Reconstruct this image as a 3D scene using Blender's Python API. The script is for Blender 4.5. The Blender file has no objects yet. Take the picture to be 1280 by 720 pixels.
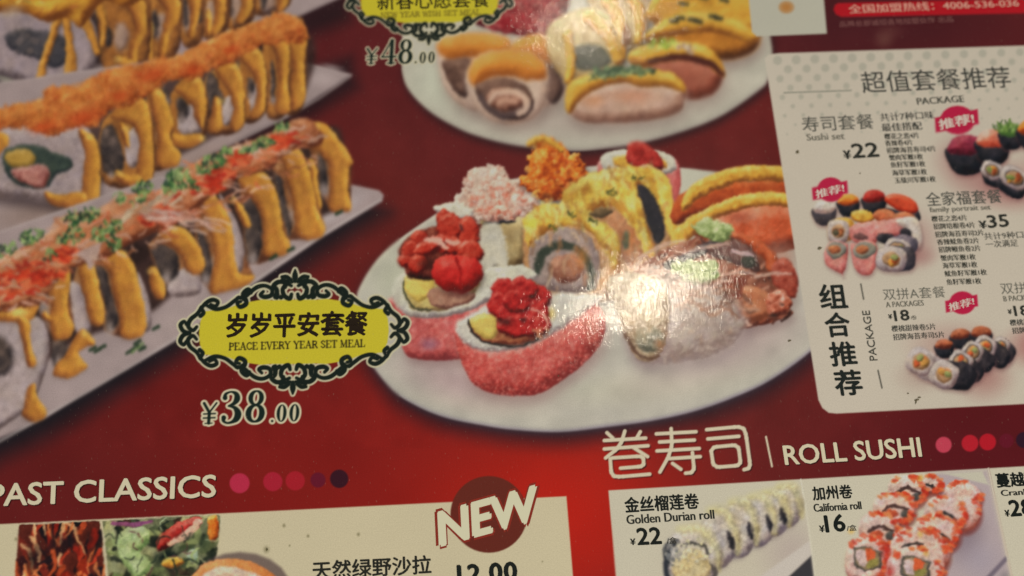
import bpy, math, random
import numpy as np
from mathutils import Matrix, Vector

# ---------------------------------------------------------------- camera, world, lamps, exposure
S = bpy.context.scene
COL = S.collection
FPX, DIST = 1150.0, 0.300          # focal length in units of the print's grid, height of the lens above the paper
v_up = Vector((-300.0, 4630.0, -FPX)).normalized()          # the paper's up direction seen by the lens
v_rt = Vector((21500.0, 1060.0, -FPX)); v_rt -= v_up * v_rt.dot(v_up); v_rt.normalize()
v_n = v_rt.cross(v_up)
R_pc = Matrix((v_rt, v_up, v_n)).transposed()               # paper axes as columns, in lens coordinates
R_cp = R_pc.transposed()                                    # lens to paper
cam = bpy.data.cameras.new('camera'); cam_o = bpy.data.objects.new('camera', cam); COL.objects.link(cam_o)
fwd = R_cp @ Vector((0, 0, -1))
loc = -fwd * (DIST / -fwd.z)                                # the lens looks at the origin of the paper
cam_o.matrix_world = Matrix.Translation(loc) @ R_cp.to_4x4()
cam.sensor_width = 36.0; cam.lens = FPX / 1280 * 36.0
cam.clip_start = 0.01; cam.clip_end = 20
S.camera = cam_o
CAM = np.array(loc); RC = np.array(R_cp)


def P2(x, y):
    """grid coordinates of the print to metres on the paper"""
    d = np.stack([np.asarray(x, float) - 640, 360 - np.asarray(y, float), np.full(np.shape(x), -FPX)], -1) @ RC.T
    t = -CAM[2] / d[..., 2]
    return CAM[0] + d[..., 0] * t, CAM[1] + d[..., 1] * t


cam.dof.use_dof = True
fx_, fy_ = P2(np.array([700.]), np.array([600.]))
f_pt = Vector((float(fx_[0]), float(fy_[0]), 0.0))
cam.dof.focus_distance = (f_pt - loc).dot(fwd)
cam.dof.aperture_fstop = 4.4
S.view_settings.view_transform = 'Standard'; S.view_settings.look = 'None'
S.view_settings.exposure = 0; S.view_settings.gamma = 1
S.cycles.use_denoising = True
S.cycles.max_bounces = 6
Wd = bpy.data.worlds.new('World'); S.world = Wd; Wd.use_nodes = True
Wd.node_tree.nodes['Background'].inputs[0].default_value = (1.0, 0.93, 0.82, 1)
Wd.node_tree.nodes['Background'].inputs[1].default_value = 0.14


def lamp(name, mirror_px, height, size, size_y, power, col, spread=180):
    """a ceiling lamp hung where its reflection in the laminate falls on this spot of the print"""
    x, y = P2(np.array([mirror_px[0]], float), np.array([mirror_px[1]], float))
    p = Vector((float(x[0]), float(y[0]), 0)); d = (p - loc); d.z = -d.z
    q = p + d * (height / d.z)
    L = bpy.data.lights.new(name, 'AREA'); L.shape = 'RECTANGLE'; L.size = size; L.size_y = size_y
    L.energy = power; L.color = col
    o = bpy.data.objects.new(name, L); COL.objects.link(o); o.location = q
    o.rotation_euler = (p - q).to_track_quat('-Z', 'Y').to_euler()
    return o


lamp('ceiling_lamp', (806, 368), 1.6, 0.045, 0.16, 2.3, (1.0, 0.87, 0.68))
lamp('ceiling_lamp', (744, 24), 1.6, 0.04, 0.11, .9, (1.0, 0.87, 0.68))
L = bpy.data.lights.new('room_light', 'AREA'); L.size = 1.2; L.energy = 27.5; L.color = (1.0, .94, .84)
o = bpy.data.objects.new('room_light', L); COL.objects.link(o); o.location = (0.25, -1.5, 1.35)
o.rotation_euler = (Vector((0.05, -0.05, 0)) - o.location).to_track_quat('-Z', 'Y').to_euler()


# ---------------------------------------------------------------- the print: an ink layer computed with numpy
# Coordinates of the print are those of a flat sheet, 1 unit = about 0.26 mm on the paper.
MX, MY = 110, 90
W0, H0 = 1280 + 2 * MX, 720 + 2 * MY
INK = np.zeros((H0, W0, 3), np.float32)
IDM = np.zeros((H0, W0), np.int32)
PARTS = []                      # (name, label, parent index)
CUR = [0]
rs = np.random.RandomState(7)
TAB = rs.rand(8, 256, 256).astype(np.float32)


def part(name, label=None, parent=None):
    PARTS.append((name, label, parent))
    CUR[0] = len(PARTS) - 1
    return CUR[0]


def vn(X, Y, s, k=0, octv=3):
    """value noise, about -1..1"""
    out = 0; a = 1.0; tot = 0
    for o in range(octv):
        u = X / s + 37.7 * o + 11 * k; v = Y / s + 91.3 * o + 5 * k
        i = np.floor(u).astype(int); j = np.floor(v).astype(int)
        fu = u - i; fv = v - j
        fu = fu * fu * (3 - 2 * fu); fv = fv * fv * (3 - 2 * fv)
        T = TAB[(k + o) % 8]
        a00 = T[j % 256, i % 256]; a10 = T[j % 256, (i + 1) % 256]
        a01 = T[(j + 1) % 256, i % 256]; a11 = T[(j + 1) % 256, (i + 1) % 256]
        out = out + a * ((a00 * (1 - fu) + a10 * fu) * (1 - fv) + (a01 * (1 - fu) + a11 * fu) * fv)
        tot += a; a *= 0.55; s = s / 2.0
    return (out / tot - 0.5) * 2.6


def win(x0, y0, x1, y1):
    a = max(0, int(x0) + MX); b = min(W0, int(x1) + MX + 1)
    c = max(0, int(y0) + MY); d = min(H0, int(y1) + MY + 1)
    if b <= a or d <= c:
        return None
    Y, X = np.mgrid[c:d, a:b].astype(np.float32)
    return (slice(c, d), slice(a, b)), X - MX, Y - MY


def cr(pts, closed=True, n=6):
    P = np.array(pts, float); N = len(P); out = []
    rng = range(N) if closed else range(N - 1)
    for i in rng:
        if closed:
            p0, p1, p2, p3 = P[i - 1], P[i], P[(i + 1) % N], P[(i + 2) % N]
        else:
            p0, p1, p2, p3 = P[max(i - 1, 0)], P[i], P[i + 1], P[min(i + 2, N - 1)]
        for t in np.arange(n) / n:
            out.append(0.5 * (2 * p1 + (p2 - p0) * t + (2 * p0 - 5 * p1 + 4 * p2 - p3) * t * t + (3 * p1 - p0 - 3 * p2 + p3) * t ** 3))
    if not closed:
        out.append(P[-1])
    return np.array(out)


def sdf(P, X, Y):
    """signed distance to a closed polyline, inside positive"""
    best = np.full(X.shape, 1e9, np.float32); ins = np.zeros(X.shape, bool)
    N = len(P)
    for i in range(N):
        ax, ay = P[i][:2]; bx, by = P[(i + 1) % N][:2]
        dx, dy = bx - ax, by - ay; L = dx * dx + dy * dy
        if L < 1e-9: continue
        t = np.clip(((X - ax) * dx + (Y - ay) * dy) / L, 0, 1)
        q = (X - ax - t * dx) ** 2 + (Y - ay - t * dy) ** 2
        np.minimum(best, q, out=best)
        if ay != by:
            c = (Y >= min(ay, by)) & (Y < max(ay, by)) & (X < ax + (Y - ay) / (by - ay) * (bx - ax))
            ins ^= c
    d = np.sqrt(best)
    return np.where(ins, d, -d)


def stroke_sdf(P, X, Y, R=None):
    """P rows x, y, radius: distance inside a stroke of changing width (and its radius)"""
    best = np.full(X.shape, -1e9, np.float32); rad = np.ones(X.shape, np.float32)
    for i in range(len(P) - 1):
        ax, ay, ar = P[i]; bx, by, br = P[i + 1]
        dx, dy = bx - ax, by - ay; L = dx * dx + dy * dy + 1e-9
        t = np.clip(((X - ax) * dx + (Y - ay) * dy) / L, 0, 1)
        r = ar + t * (br - ar)
        d = r - np.sqrt((X - ax - t * dx) ** 2 + (Y - ay - t * dy) ** 2)
        m = d > best
        best = np.where(m, d, best); rad = np.where(m, r, rad)
    return best, rad


def ramp(stops, s):
    S = np.array(stops, np.float32); n = len(S) - 1
    u = np.clip(s, 0, 0.9999) * n; i = u.astype(int); f = (u - i)[..., None]
    return S[i] * (1 - f) + S[i + 1] * f


def sstep(a, b, x):
    t = np.clip((x - a) / (b - a), 0, 1)
    return t * t * (3 - 2 * t)


LIGHT = np.array([-0.32, -0.70, 0.64])


def put(sl, col, a, setid=True):
    a3 = a[..., None]
    INK[sl] = INK[sl] * (1 - a3) + col * a3
    if setid:
        m = a > 0.5
        IDM[sl][m] = CUR[0]


def shade_put(sl, X, Y, d, R, stops, amp=0, ns=5, cn=0, cns=9, soft=1.0, spec=0, stretch=(1, 1), rot=0, light=None,
              k=0, alpha=1.0, warp=0, gain=1.0, bias=0.0, setid=True, sph=1.0):
    if warp:
        d = d + warp * vn(X, Y, 6, k + 2, 2)
    ca, sa = math.cos(rot), math.sin(rot)
    U = (X * ca + Y * sa) / stretch[0]; V = (-X * sa + Y * ca) / stretch[1]
    t = np.clip(d / R, 0, 1)
    h = R * (0.55 * np.sqrt(np.clip(1 - (1 - t) ** 2, 0, 1)) + 0.45 * np.sin(t * math.pi / 2)) * sph * .85
    if amp: h = h + 0.42 * amp * vn(U, V, ns * 1.25, k, 3)
    gy, gx = np.gradient(h)
    gx = gx / np.sqrt(1 + (gx / 1.7) ** 2); gy = gy / np.sqrt(1 + (gy / 1.7) ** 2)
    n = 1 / np.sqrt(gx * gx + gy * gy + 1)
    L = LIGHT if light is None else np.array(light)
    lam = (-gx * L[0] - gy * L[1] + L[2]) * n
    s = (lam - 0.0) * 0.76 * gain + bias + .03
    if cn: s = s + cn * vn(U, V, cns, k + 1, 3)
    col = ramp(stops, s)
    if spec:
        hh = (-gx * L[0] * 0.62 - gy * L[1] * 0.62 + 0.86) * n
        sp = np.clip(hh, 0, 1) ** 40 * spec
        col = col + (np.array([235, 225, 195]) - col) * np.clip(sp, 0, 1)[..., None]
    a = sstep(-soft, soft, d) * alpha
    put(sl, col, a, setid)


def shadow(P, dx, dy, blur, k=0.5, col=(40, 26, 28)):
    """soft darkening of the photographed picture under a piece of food (printed, as the photographer lit it)"""
    x0, y0 = P[:, 0].min() + dx - blur - 2, P[:, 1].min() + dy - blur - 2
    x1, y1 = P[:, 0].max() + dx + blur + 2, P[:, 1].max() + dy + blur + 2
    w = win(x0, y0, x1, y1)
    if w is None: return
    sl, X, Y = w
    d = sdf(P, X - dx, Y - dy)
    put(sl, np.array(col, np.float32), sstep(-blur, blur, d) * k, False)


def blob(pts, stops, R=8, smooth=True, sh=None, closed=True, **kw):
    P = cr(pts) if smooth else np.array(pts, float)
    if sh: shadow(P, *sh)
    soft = kw.get('soft', 1.0)
    m = soft + 3
    w = win(P[:, 0].min() - m, P[:, 1].min() - m, P[:, 0].max() + m, P[:, 1].max() + m)
    if w is None: return
    sl, X, Y = w
    shade_put(sl, X, Y, sdf(P, X, Y), R, stops, **kw)


def flat(pts, col, smooth=False, soft=0.8, setid=True, alpha=1.0):
    P = cr(pts) if smooth else np.array(pts, float)
    w = win(P[:, 0].min() - soft - 2, P[:, 1].min() - soft - 2, P[:, 0].max() + soft + 2, P[:, 1].max() + soft + 2)
    if w is None: return
    sl, X, Y = w
    put(sl, np.array(col, np.float32), sstep(-soft, soft, sdf(P, X, Y)) * alpha, setid)


def tube(pts, stops, w_=None, sh=None, n=6, flat_=False, soft=1.0, setid=True, alpha=1.0, **kw):
    """pts rows (x, y, radius) or (x, y) with w_"""
    P = [tuple(p) if len(p) == 3 else (p[0], p[1], w_) for p in pts]
    P = cr(P, closed=False, n=n) if len(P) > 2 else np.array(P, float)
    P[:, 2] = np.maximum(P[:, 2], 0.2)
    r = P[:, 2].max() + soft + 2
    if sh:
        dx, dy, bl, k = sh[:4]
        w = win(P[:, 0].min() - r - bl + dx, P[:, 1].min() - r - bl + dy, P[:, 0].max() + r + bl + dx, P[:, 1].max() + r + bl + dy)
        if w:
            sl, X, Y = w
            d, _ = stroke_sdf(P, X - dx, Y - dy)
            put(sl, np.array(sh[4] if len(sh) > 4 else (40, 26, 28), np.float32), sstep(-bl, bl, d) * k, False)
    w = win(P[:, 0].min() - r, P[:, 1].min() - r, P[:, 0].max() + r, P[:, 1].max() + r)
    if w is None: return
    sl, X, Y = w
    d, rad = stroke_sdf(P, X, Y)
    if flat_:
        put(sl, np.array(stops, np.float32), sstep(-soft, soft, d) * alpha, setid)
    else:
        R = float(np.median(P[:, 2]))
        shade_put(sl, X, Y, d / np.maximum(rad, .5) * R, R, stops, soft=soft, setid=setid, alpha=alpha, **kw)


def ell(cx, cy, rx, ry, rot=0, n=20):
    a = np.arange(n) * 2 * math.pi / n
    c, s = math.cos(rot), math.sin(rot)
    return np.stack([cx + rx * np.cos(a) * c - ry * np.sin(a) * s, cy + rx * np.cos(a) * s + ry * np.sin(a) * c], 1)


def scatter(poly, n, ln, wd, cols, ang=(0, math.pi), seed=0, bend=0.3, setid=False, alpha=0.9, soft=0.8):
    """short shreds or flakes strewn over an area"""
    r = np.random.RandomState(seed)
    P = np.array(poly, float)
    x0, y0 = P.min(0); x1, y1 = P.max(0)
    k = 0
    while k < n:
        X = r.uniform(x0, x1, 64); Y = r.uniform(y0, y1, 64)
        ok = sdf(P, X, Y) > 0
        if not ok.any(): continue
        for x, y in zip(X[ok], Y[ok]):
            if k >= n: break
            a = r.uniform(*ang); L = r.uniform(*ln) / 2; w = r.uniform(*wd) / 2
            c = np.array(cols[r.randint(len(cols))], float) * r.uniform(0.85, 1.12)
            dx, dy = math.cos(a) * L, math.sin(a) * L
            b = r.uniform(-bend, bend) * L
            tube([(x - dx, y - dy, w), (x - dy / L * b if L else x, y + dx / L * b if L else y, w * 1.1), (x + dx, y + dy, w * .7)], c, flat_=True,
                 soft=soft, setid=setid, alpha=alpha, n=3)
            k += 1


def speck(poly, n, r_, cols, seed=0, hl=None, setid=False, alpha=.9):
    alpha *= .7
    """roe, grains and crumbs: small round pieces, each with a lit side"""
    r = np.random.RandomState(seed)
    P = np.array(poly, float); x0, y0 = P.min(0); x1, y1 = P.max(0); k = 0
    while k < n:
        X = r.uniform(x0, x1, 128); Y = r.uniform(y0, y1, 128)
        for x, y in zip(X[sdf(P, X, Y) > 0], Y[sdf(P, X, Y) > 0]):
            if k >= n: break
            q = r.uniform(*r_); c = np.array(cols[r.randint(len(cols))], float) * r.uniform(.85, 1.12)
            w = win(x - q - 2, y - q - 2, x + q + 2, y + q + 2); k += 1
            if w is None: continue
            sl, XX, YY = w
            D = np.hypot(XX - x, YY - y)
            put(sl, c * 1.0, sstep(q + .7, q - .7, D) * alpha, setid)
            if hl is not None:
                D = np.hypot(XX - x + q * .35, YY - y + q * .4)
                put(sl, np.array(hl, float), sstep(q * .6 + .5, 0, D) * .5, False)


def soften(x0, y0, x1, y1, sx, sy, feather=6, keep=0.0):
    """the reproduced photographs are soft, unlike the lettering printed over them"""
    sl, X, Y = win(x0, y0, x1, y1)
    A = INK[sl]
    for ax, s in ((1, sx), (0, sy)):
        n = int(3 * s + 1); k = np.exp(-np.arange(-n, n + 1) ** 2 / (2 * s * s)); k /= k.sum()
        Pd = np.pad(A, [(n, n) if i == ax else (0, 0) for i in range(3)], mode='edge')
        A = sum(k[i] * (Pd[:, i:i + A.shape[1]] if ax else Pd[i:i + A.shape[0]]) for i in range(2 * n + 1))
    q = np.minimum(np.minimum(X - x0, x1 - X), np.minimum(Y - y0, y1 - Y))
    a = (sstep(0, feather, q) * (1 - keep))[..., None]
    INK[sl] = INK[sl] * (1 - a) + A * a


def clip_begin():
    return INK.copy(), IDM.copy()


def clip_end(saved, pts):
    """what was painted since clip_begin stays only inside this outline (the crop of a printed picture)"""
    P = np.array(pts, float); Y, X = np.mgrid[0:H0, 0:W0].astype(np.float32)
    x0, y0, x1, y1 = P[:, 0].min() - 3, P[:, 1].min() - 3, P[:, 0].max() + 3, P[:, 1].max() + 3
    a = np.zeros((H0, W0), np.float32); sl, XX, YY = win(x0, y0, x1, y1)
    a[sl] = sstep(-.8, .8, sdf(P, XX, YY))
    INK[:] = saved[0] * (1 - a[..., None]) + INK * a[..., None]
    IDM[:] = np.where(a > .5, IDM, saved[1])


def blur_arr(A, s):
    n = int(3 * s + 1); k = np.exp(-np.arange(-n, n + 1) ** 2 / (2 * s * s)); k /= k.sum()
    for ax in (0, 1):
        w_ = [(0, 0)] * A.ndim; w_[ax] = (n, n)
        Pd = np.pad(A, w_, mode='edge')
        A = sum(k[i] * (Pd[i:i + A.shape[0]] if ax == 0 else Pd[:, i:i + A.shape[1]]) for i in range(2 * n + 1))
    return A


def rough_up(x0, y0, x1, y1, names, amp=2.0, tex=.10):
    """food has no clean outlines: shift its picture irregularly and mottle it, rims and ground stay straight"""
    global INK
    sl, X, Y = win(x0, y0, x1, y1)
    ok = np.array([any(t in p[0] for t in names) and 'card' not in p[0] and 'sticker' not in p[0] for p in PARTS])
    m = ok[IDM[sl]].astype(np.float32)
    mb = blur_arr(m, 2.0)
    dx = (vn(X, Y, 9, 1, 3) * amp + vn(X, Y, 3.4, 3, 1) * amp * .45) * mb
    dy = (vn(X, Y, 9, 6, 3) * amp + vn(X, Y, 3.4, 5, 1) * amp * .45) * mb
    sx = np.clip(X + dx - X[0, 0], 0, X.shape[1] - 1.01); sy = np.clip(Y + dy - Y[0, 0], 0, X.shape[0] - 1.01)
    ix = sx.astype(int); iy = sy.astype(int); fx = (sx - ix)[..., None]; fy = (sy - iy)[..., None]
    A = INK[sl].copy()
    B_ = (A[iy, ix] * (1 - fx) + A[iy, ix + 1] * fx) * (1 - fy) + (A[iy + 1, ix] * (1 - fx) + A[iy + 1, ix + 1] * fx) * fy
    g = 1 + tex * mb * (vn(X, Y, 7, 2, 3) * .9 + vn(X, Y, 3.0, 4, 2) * .8)
    h_ = tex * .45 * mb * vn(X, Y, 11, 7, 2)
    B_ = B_ * np.stack([g * (1 + h_ * .3), g, g * (1 - h_)], -1)
    INK[sl] = B_
    IDM[sl] = IDM[sl][np.round(sy).astype(int), np.round(sx).astype(int)]


def glow(cx, cy, rx, ry, col, k, rot=0, p=1.0, setid=False):
    w = win(cx - rx * 1.1 - ry * .5, cy - max(rx, ry) * 1.1, cx + rx * 1.1 + ry * .5, cy + max(rx, ry) * 1.1)
    if w is None: return
    sl, X, Y = w
    c, s = math.cos(rot), math.sin(rot)
    U = ((X - cx) * c + (Y - cy) * s) / rx; V = (-(X - cx) * s + (Y - cy) * c) / ry
    q = np.clip(1 - np.sqrt(U * U + V * V), 0, 1) ** p
    if max(rx, ry) >= 40:      # a wide tone stays on the piece it belongs to
        yc = min(max(int(cy) + MY, 0), H0 - 1); xc = min(max(int(cx) + MX, 0), W0 - 1)
        k = k * blur_arr((IDM[sl] == IDM[yc, xc]).astype(np.float32), 1.0)
    put(sl, np.array(col, np.float32), sstep(0, 1, q) * k, setid)


# colour ramps, dark to light (ink as it looks on the paper)
SAUCE = [(78, 42, 24), (132, 76, 32), (176, 108, 40), (205, 140, 56), (226, 182, 92)]
SAUCE_D = [(70, 38, 24), (112, 62, 32), (150, 88, 40), (178, 112, 48), (205, 150, 74)]
RICE = [(70, 56, 62), (112, 94, 98), (144, 124, 126), (166, 148, 146), (190, 176, 168)]
NORI = [(26, 22, 26), (40, 34, 38), (54, 46, 50), (78, 68, 70)]
ROE = [(96, 36, 20), (150, 58, 30), (190, 84, 40), (212, 116, 58), (225, 160, 96)]
TRAY = [(90, 76, 78), (136, 116, 114), (160, 140, 136), (180, 164, 158)]
YEL = [(122, 70, 32), (172, 112, 42), (200, 148, 56), (212, 176, 82), (218, 198, 128)]
RED = [(70, 16, 16), (120, 28, 24), (160, 42, 36), (184, 68, 56), (212, 140, 116)]
PINK = [(120, 46, 46), (164, 68, 64), (186, 92, 86), (202, 124, 114), (210, 168, 156)]
WHITE = [(120, 104, 100), (164, 152, 142), (190, 182, 162), (204, 198, 176), (216, 212, 190)]
PLATE = (188, 180, 162)
ORG = [(110, 40, 18), (168, 70, 26), (206, 108, 38), (224, 146, 62), (232, 184, 110)]
EEL = [(48, 28, 24), (84, 46, 36), (122, 70, 52), (156, 98, 74), (190, 144, 120)]
GRN = [(48, 60, 34), (92, 112, 56), (134, 150, 84), (176, 186, 124), (206, 212, 160)]
CHIVE = [(36, 62, 40), (58, 88, 50), (88, 118, 60), (128, 150, 84), (42, 50, 40)]
EGG = [(150, 120, 60), (190, 160, 78), (210, 186, 98), (220, 204, 134)]


# ---------------------------------------------------------------- red ground of the print
def paint_ground():
    part('red_background')
    w = win(-MX, -MY, 1280 + MX, 720 + MY); sl, X, Y = w
    base = np.zeros(X.shape + (3,), np.float32)
    base[:] = (98, 31, 29)
    def g(cx, cy, rx, ry, col, k):
        q = np.clip(1 - np.hypot((X - cx) / rx, (Y - cy) / ry), 0, 1)
        a = (sstep(0, 1, q) * k)[..., None]
        base[:] = base * (1 - a) + np.array(col, np.float32) * a
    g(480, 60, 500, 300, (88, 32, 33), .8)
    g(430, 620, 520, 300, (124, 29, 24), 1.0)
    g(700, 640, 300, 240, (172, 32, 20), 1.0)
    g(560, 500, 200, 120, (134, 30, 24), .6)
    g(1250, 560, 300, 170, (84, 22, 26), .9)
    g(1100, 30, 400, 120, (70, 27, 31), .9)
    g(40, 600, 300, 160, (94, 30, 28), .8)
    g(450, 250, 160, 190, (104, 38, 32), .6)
    base += (vn(X, Y, 70, 3, 3) * 3.0)[..., None] * np.array([1, .5, .5])
    put(sl, base, np.ones(X.shape, np.float32))


# ---------------------------------------------------------------- three long trays of sauced rolls, upper left
def drip(pts, stops=SAUCE, **kw):
    if stops is SAUCE:
        pts = [(x, y, r * 1.28 + .6) for x, y, r in pts]
        m = np.array(pts)
        kw['sph'] = .8
    kw.setdefault('amp', 0.5); kw.setdefault('ns', 5); kw.setdefault('spec', .55)
    kw.setdefault('cn', .10); kw.setdefault('sh', (1.5, 1.5, 3, .45))
    kw.setdefault('cns', 7); kw.setdefault('soft', 1.3); kw.setdefault('warp', .7)
    tube(pts, stops, **kw)


def rice(pts, **kw):
    kw.setdefault('amp', 1.1); kw.setdefault('ns', 4.5); kw.setdefault('cn', .10); kw.setdefault('cns', 5)
    kw.setdefault('soft', 1.4); kw.setdefault('R', 12)
    blob(pts, kw.pop('stops', RICE), **kw)


def nori(pts, **kw):
    kw.setdefault('amp', .9); kw.setdefault('cn', .18); kw.setdefault('soft', 1.8); kw.setdefault('R', 5)
    blob(pts, kw.pop('stops', NORI), **kw)


def dark_base(pts, par, k=.8):
    """the gaps between the rolls of a row in the reproduced photograph"""
    P = cr(pts); w = win(P[:, 0].min() - 8, P[:, 1].min() - 8, P[:, 0].max() + 8, P[:, 1].max() + 8)
    sl, X, Y = w
    put(sl, np.array((60, 40, 36), np.float32) * (1 + .2 * vn(X, Y, 12, 1, 2))[..., None], sstep(-5, 5, sdf(P, X, Y)) * min(1, k * 1.2), False)


BODY = [(70, 40, 28), (112, 68, 40), (152, 94, 46), (184, 122, 58), (206, 154, 86)]
GOLD = [(122, 74, 36), (160, 102, 44), (190, 128, 54), (206, 150, 70), (220, 182, 104)]
FACE = [(96, 78, 76), (140, 120, 118), (166, 146, 142), (180, 162, 156), (194, 178, 168)]


def arch(x0, x1, yt, yb, lean=6, face=None, dark=None, dw=7, xt=None, drips=(), base=True, rim=None, par=None):
    """one round of a roll: sauce domed over its top and running down the right side, cut face with filling at the left"""
    roll = part('printed_sushi_roll', None, par)
    xm = xt if xt is not None else (x0 + x1) / 2 + 1
    h = yb - yt
    shadow(cr([(x0, yt + 8), (xm, yt), (x1, yt + 8), (x1 + lean, yb - 2), (x0 + lean * .4, yb - 4)]), 4, 5, 7, .6, (64, 42, 36))
    blob([(x0 - 1, yb - h * .25), (x0 - 2, yt + h * .4), (x0 + 1, yt + h * .16), (xm - 3, yt - 1), (x1 - 3, yt + h * .1), (x1 + lean * .4, yt + h * .45), (x1 + lean * .9, yb - h * .1), (x1 + lean - 5, yb), (x0 + 5 + lean * .5, yb - 1)],
         [(64, 42, 34), (96, 64, 46), (130, 90, 60), (156, 116, 80), (174, 142, 110)], R=14, amp=.8, cn=.25, cns=8, soft=2.2)
    fw = (x1 - x0)
    blob(ell(x0 + fw * .32 + lean * .4, yt + h * .68, fw * .30, h * .26), FACE, R=9, soft=4.5, cn=.2, cns=7, setid=False, alpha=.9)
    tube([(x1 + 1, yt + h * .3, 2.5), (x1 + lean * .5 + 2, yt + h * .55, 3.4), (x1 + lean * .9 + 2, yb - h * .1, 3)], FACE, soft=1.8, alpha=.9, sh=(2, 2, 4, .5))
    glow(x0 + fw * .30, yb - h * .14, fw * .3, h * .12, (176, 156, 148), .7)
    if dark:
        dk = list(dark); dk[0] += 2; dk[2] *= 1.15
        blob(ell(*dk), [(34, 28, 30), (50, 42, 42), (68, 58, 56), (96, 80, 72)], R=7, soft=4, cn=.3, cns=7, amp=.8, setid=False)
    if rim:
        tube(rim, FACE, soft=2, bias=.15)
    CUR[0] = part('printed_orange_sauce', None, par)
    k = dict(soft=1.6, warp=1.0, cn=.16, cns=9, amp=.5, spec=.22, sph=.9, sh=(-1, 2, 3.5, .45, (70, 44, 34)))
    # dome and running sauce
    e = dw * 1.9; cp = max(dw * 1.5, h * .27)
    blob([(x0 - 2, yt + cp * 1.25), (x0, yt + cp * .5), (xm - 4, yt - 1), (xm + 4, yt), (x1 - 1, yt + cp * .5), (x1 + lean * .45 + 1, yt + h * .5), (x1 + lean * .8, yt + h * .8), (x1 + lean + 1, yb - 1), (x1 + lean - e * .5, yb + 2), (x1 + lean - e, yb - 3),
          (x1 + lean * .7 - e, yt + h * .72), (x1 + lean * .3 - e * 1.05, yt + h * .45), (x1 - e * 1.3, yt + cp * 1.35), ((x0 + x1) / 2 - 2, yt + cp * 1.05), (x0 + 4, yt + cp * 1.5)],
         GOLD, R=dw * 1.3, soft=2.0, warp=1.3, cn=.22, cns=10, amp=.5, ns=9, spec=.1, sph=.75)
    if base:
        tube([(x1 + lean - dw * .9, yb - 2, dw * .8), (x1 + lean + 2, yb, dw * .55)], GOLD, **k)
    for d in drips:
        tube(d, GOLD, **k)
    glow(xm + 1, yt + dw * .6, dw * 1.4, dw * .9, (230, 190, 104), .7)
    glow(x1 - dw * .5, yt + h * .32, dw * .7, h * .26, (220, 164, 74), .55)
    glow(x1 + lean * .6 - dw * 1.7, yt + h * .62, dw * .8, h * .34, (126, 78, 42), .6)
    glow(x0 + 3, yt + h * .3, dw * .8, h * .2, (140, 84, 44), .5)
    glow(x1 + lean - dw, yb - dw * .6, dw * .9, dw * .8, (208, 150, 66), .5)


RUN = [(108, 60, 36), (148, 88, 44), (174, 112, 50), (200, 142, 58), (216, 172, 88)]


def S_(pts, hl=True, R=9):
    blob(pts, RUN, R=R, soft=1.7, cn=.10, cns=12, light=(.62, -.50, .60), warp=.6, sph=.7, sh=(-1, 2, 5, .25, (60, 40, 34)), bias=.06)
    if hl:
        p = min(pts, key=lambda q: q[1] - q[0] * .25)
        glow(p[0] + 2, p[1] + 5, 9, 7, (214, 176, 92), .6)


def D_(pts, soft=2.4):
    m_ = np.array(pts, float); c_ = m_.mean(0); pts = [tuple(c_ + (q - c_) * np.array([.8, .86])) for q in m_]
    blob(pts, [(46, 36, 36), (62, 50, 48), (84, 68, 62), (116, 94, 84)], R=8, soft=soft + .6, cn=.45, cns=11, warp=.8)


def R_(pts, soft=1.8, k=0):
    blob(pts, FACE, R=9, soft=soft, cn=.12, cns=7, amp=.4, bias=-.02 + k)


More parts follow.
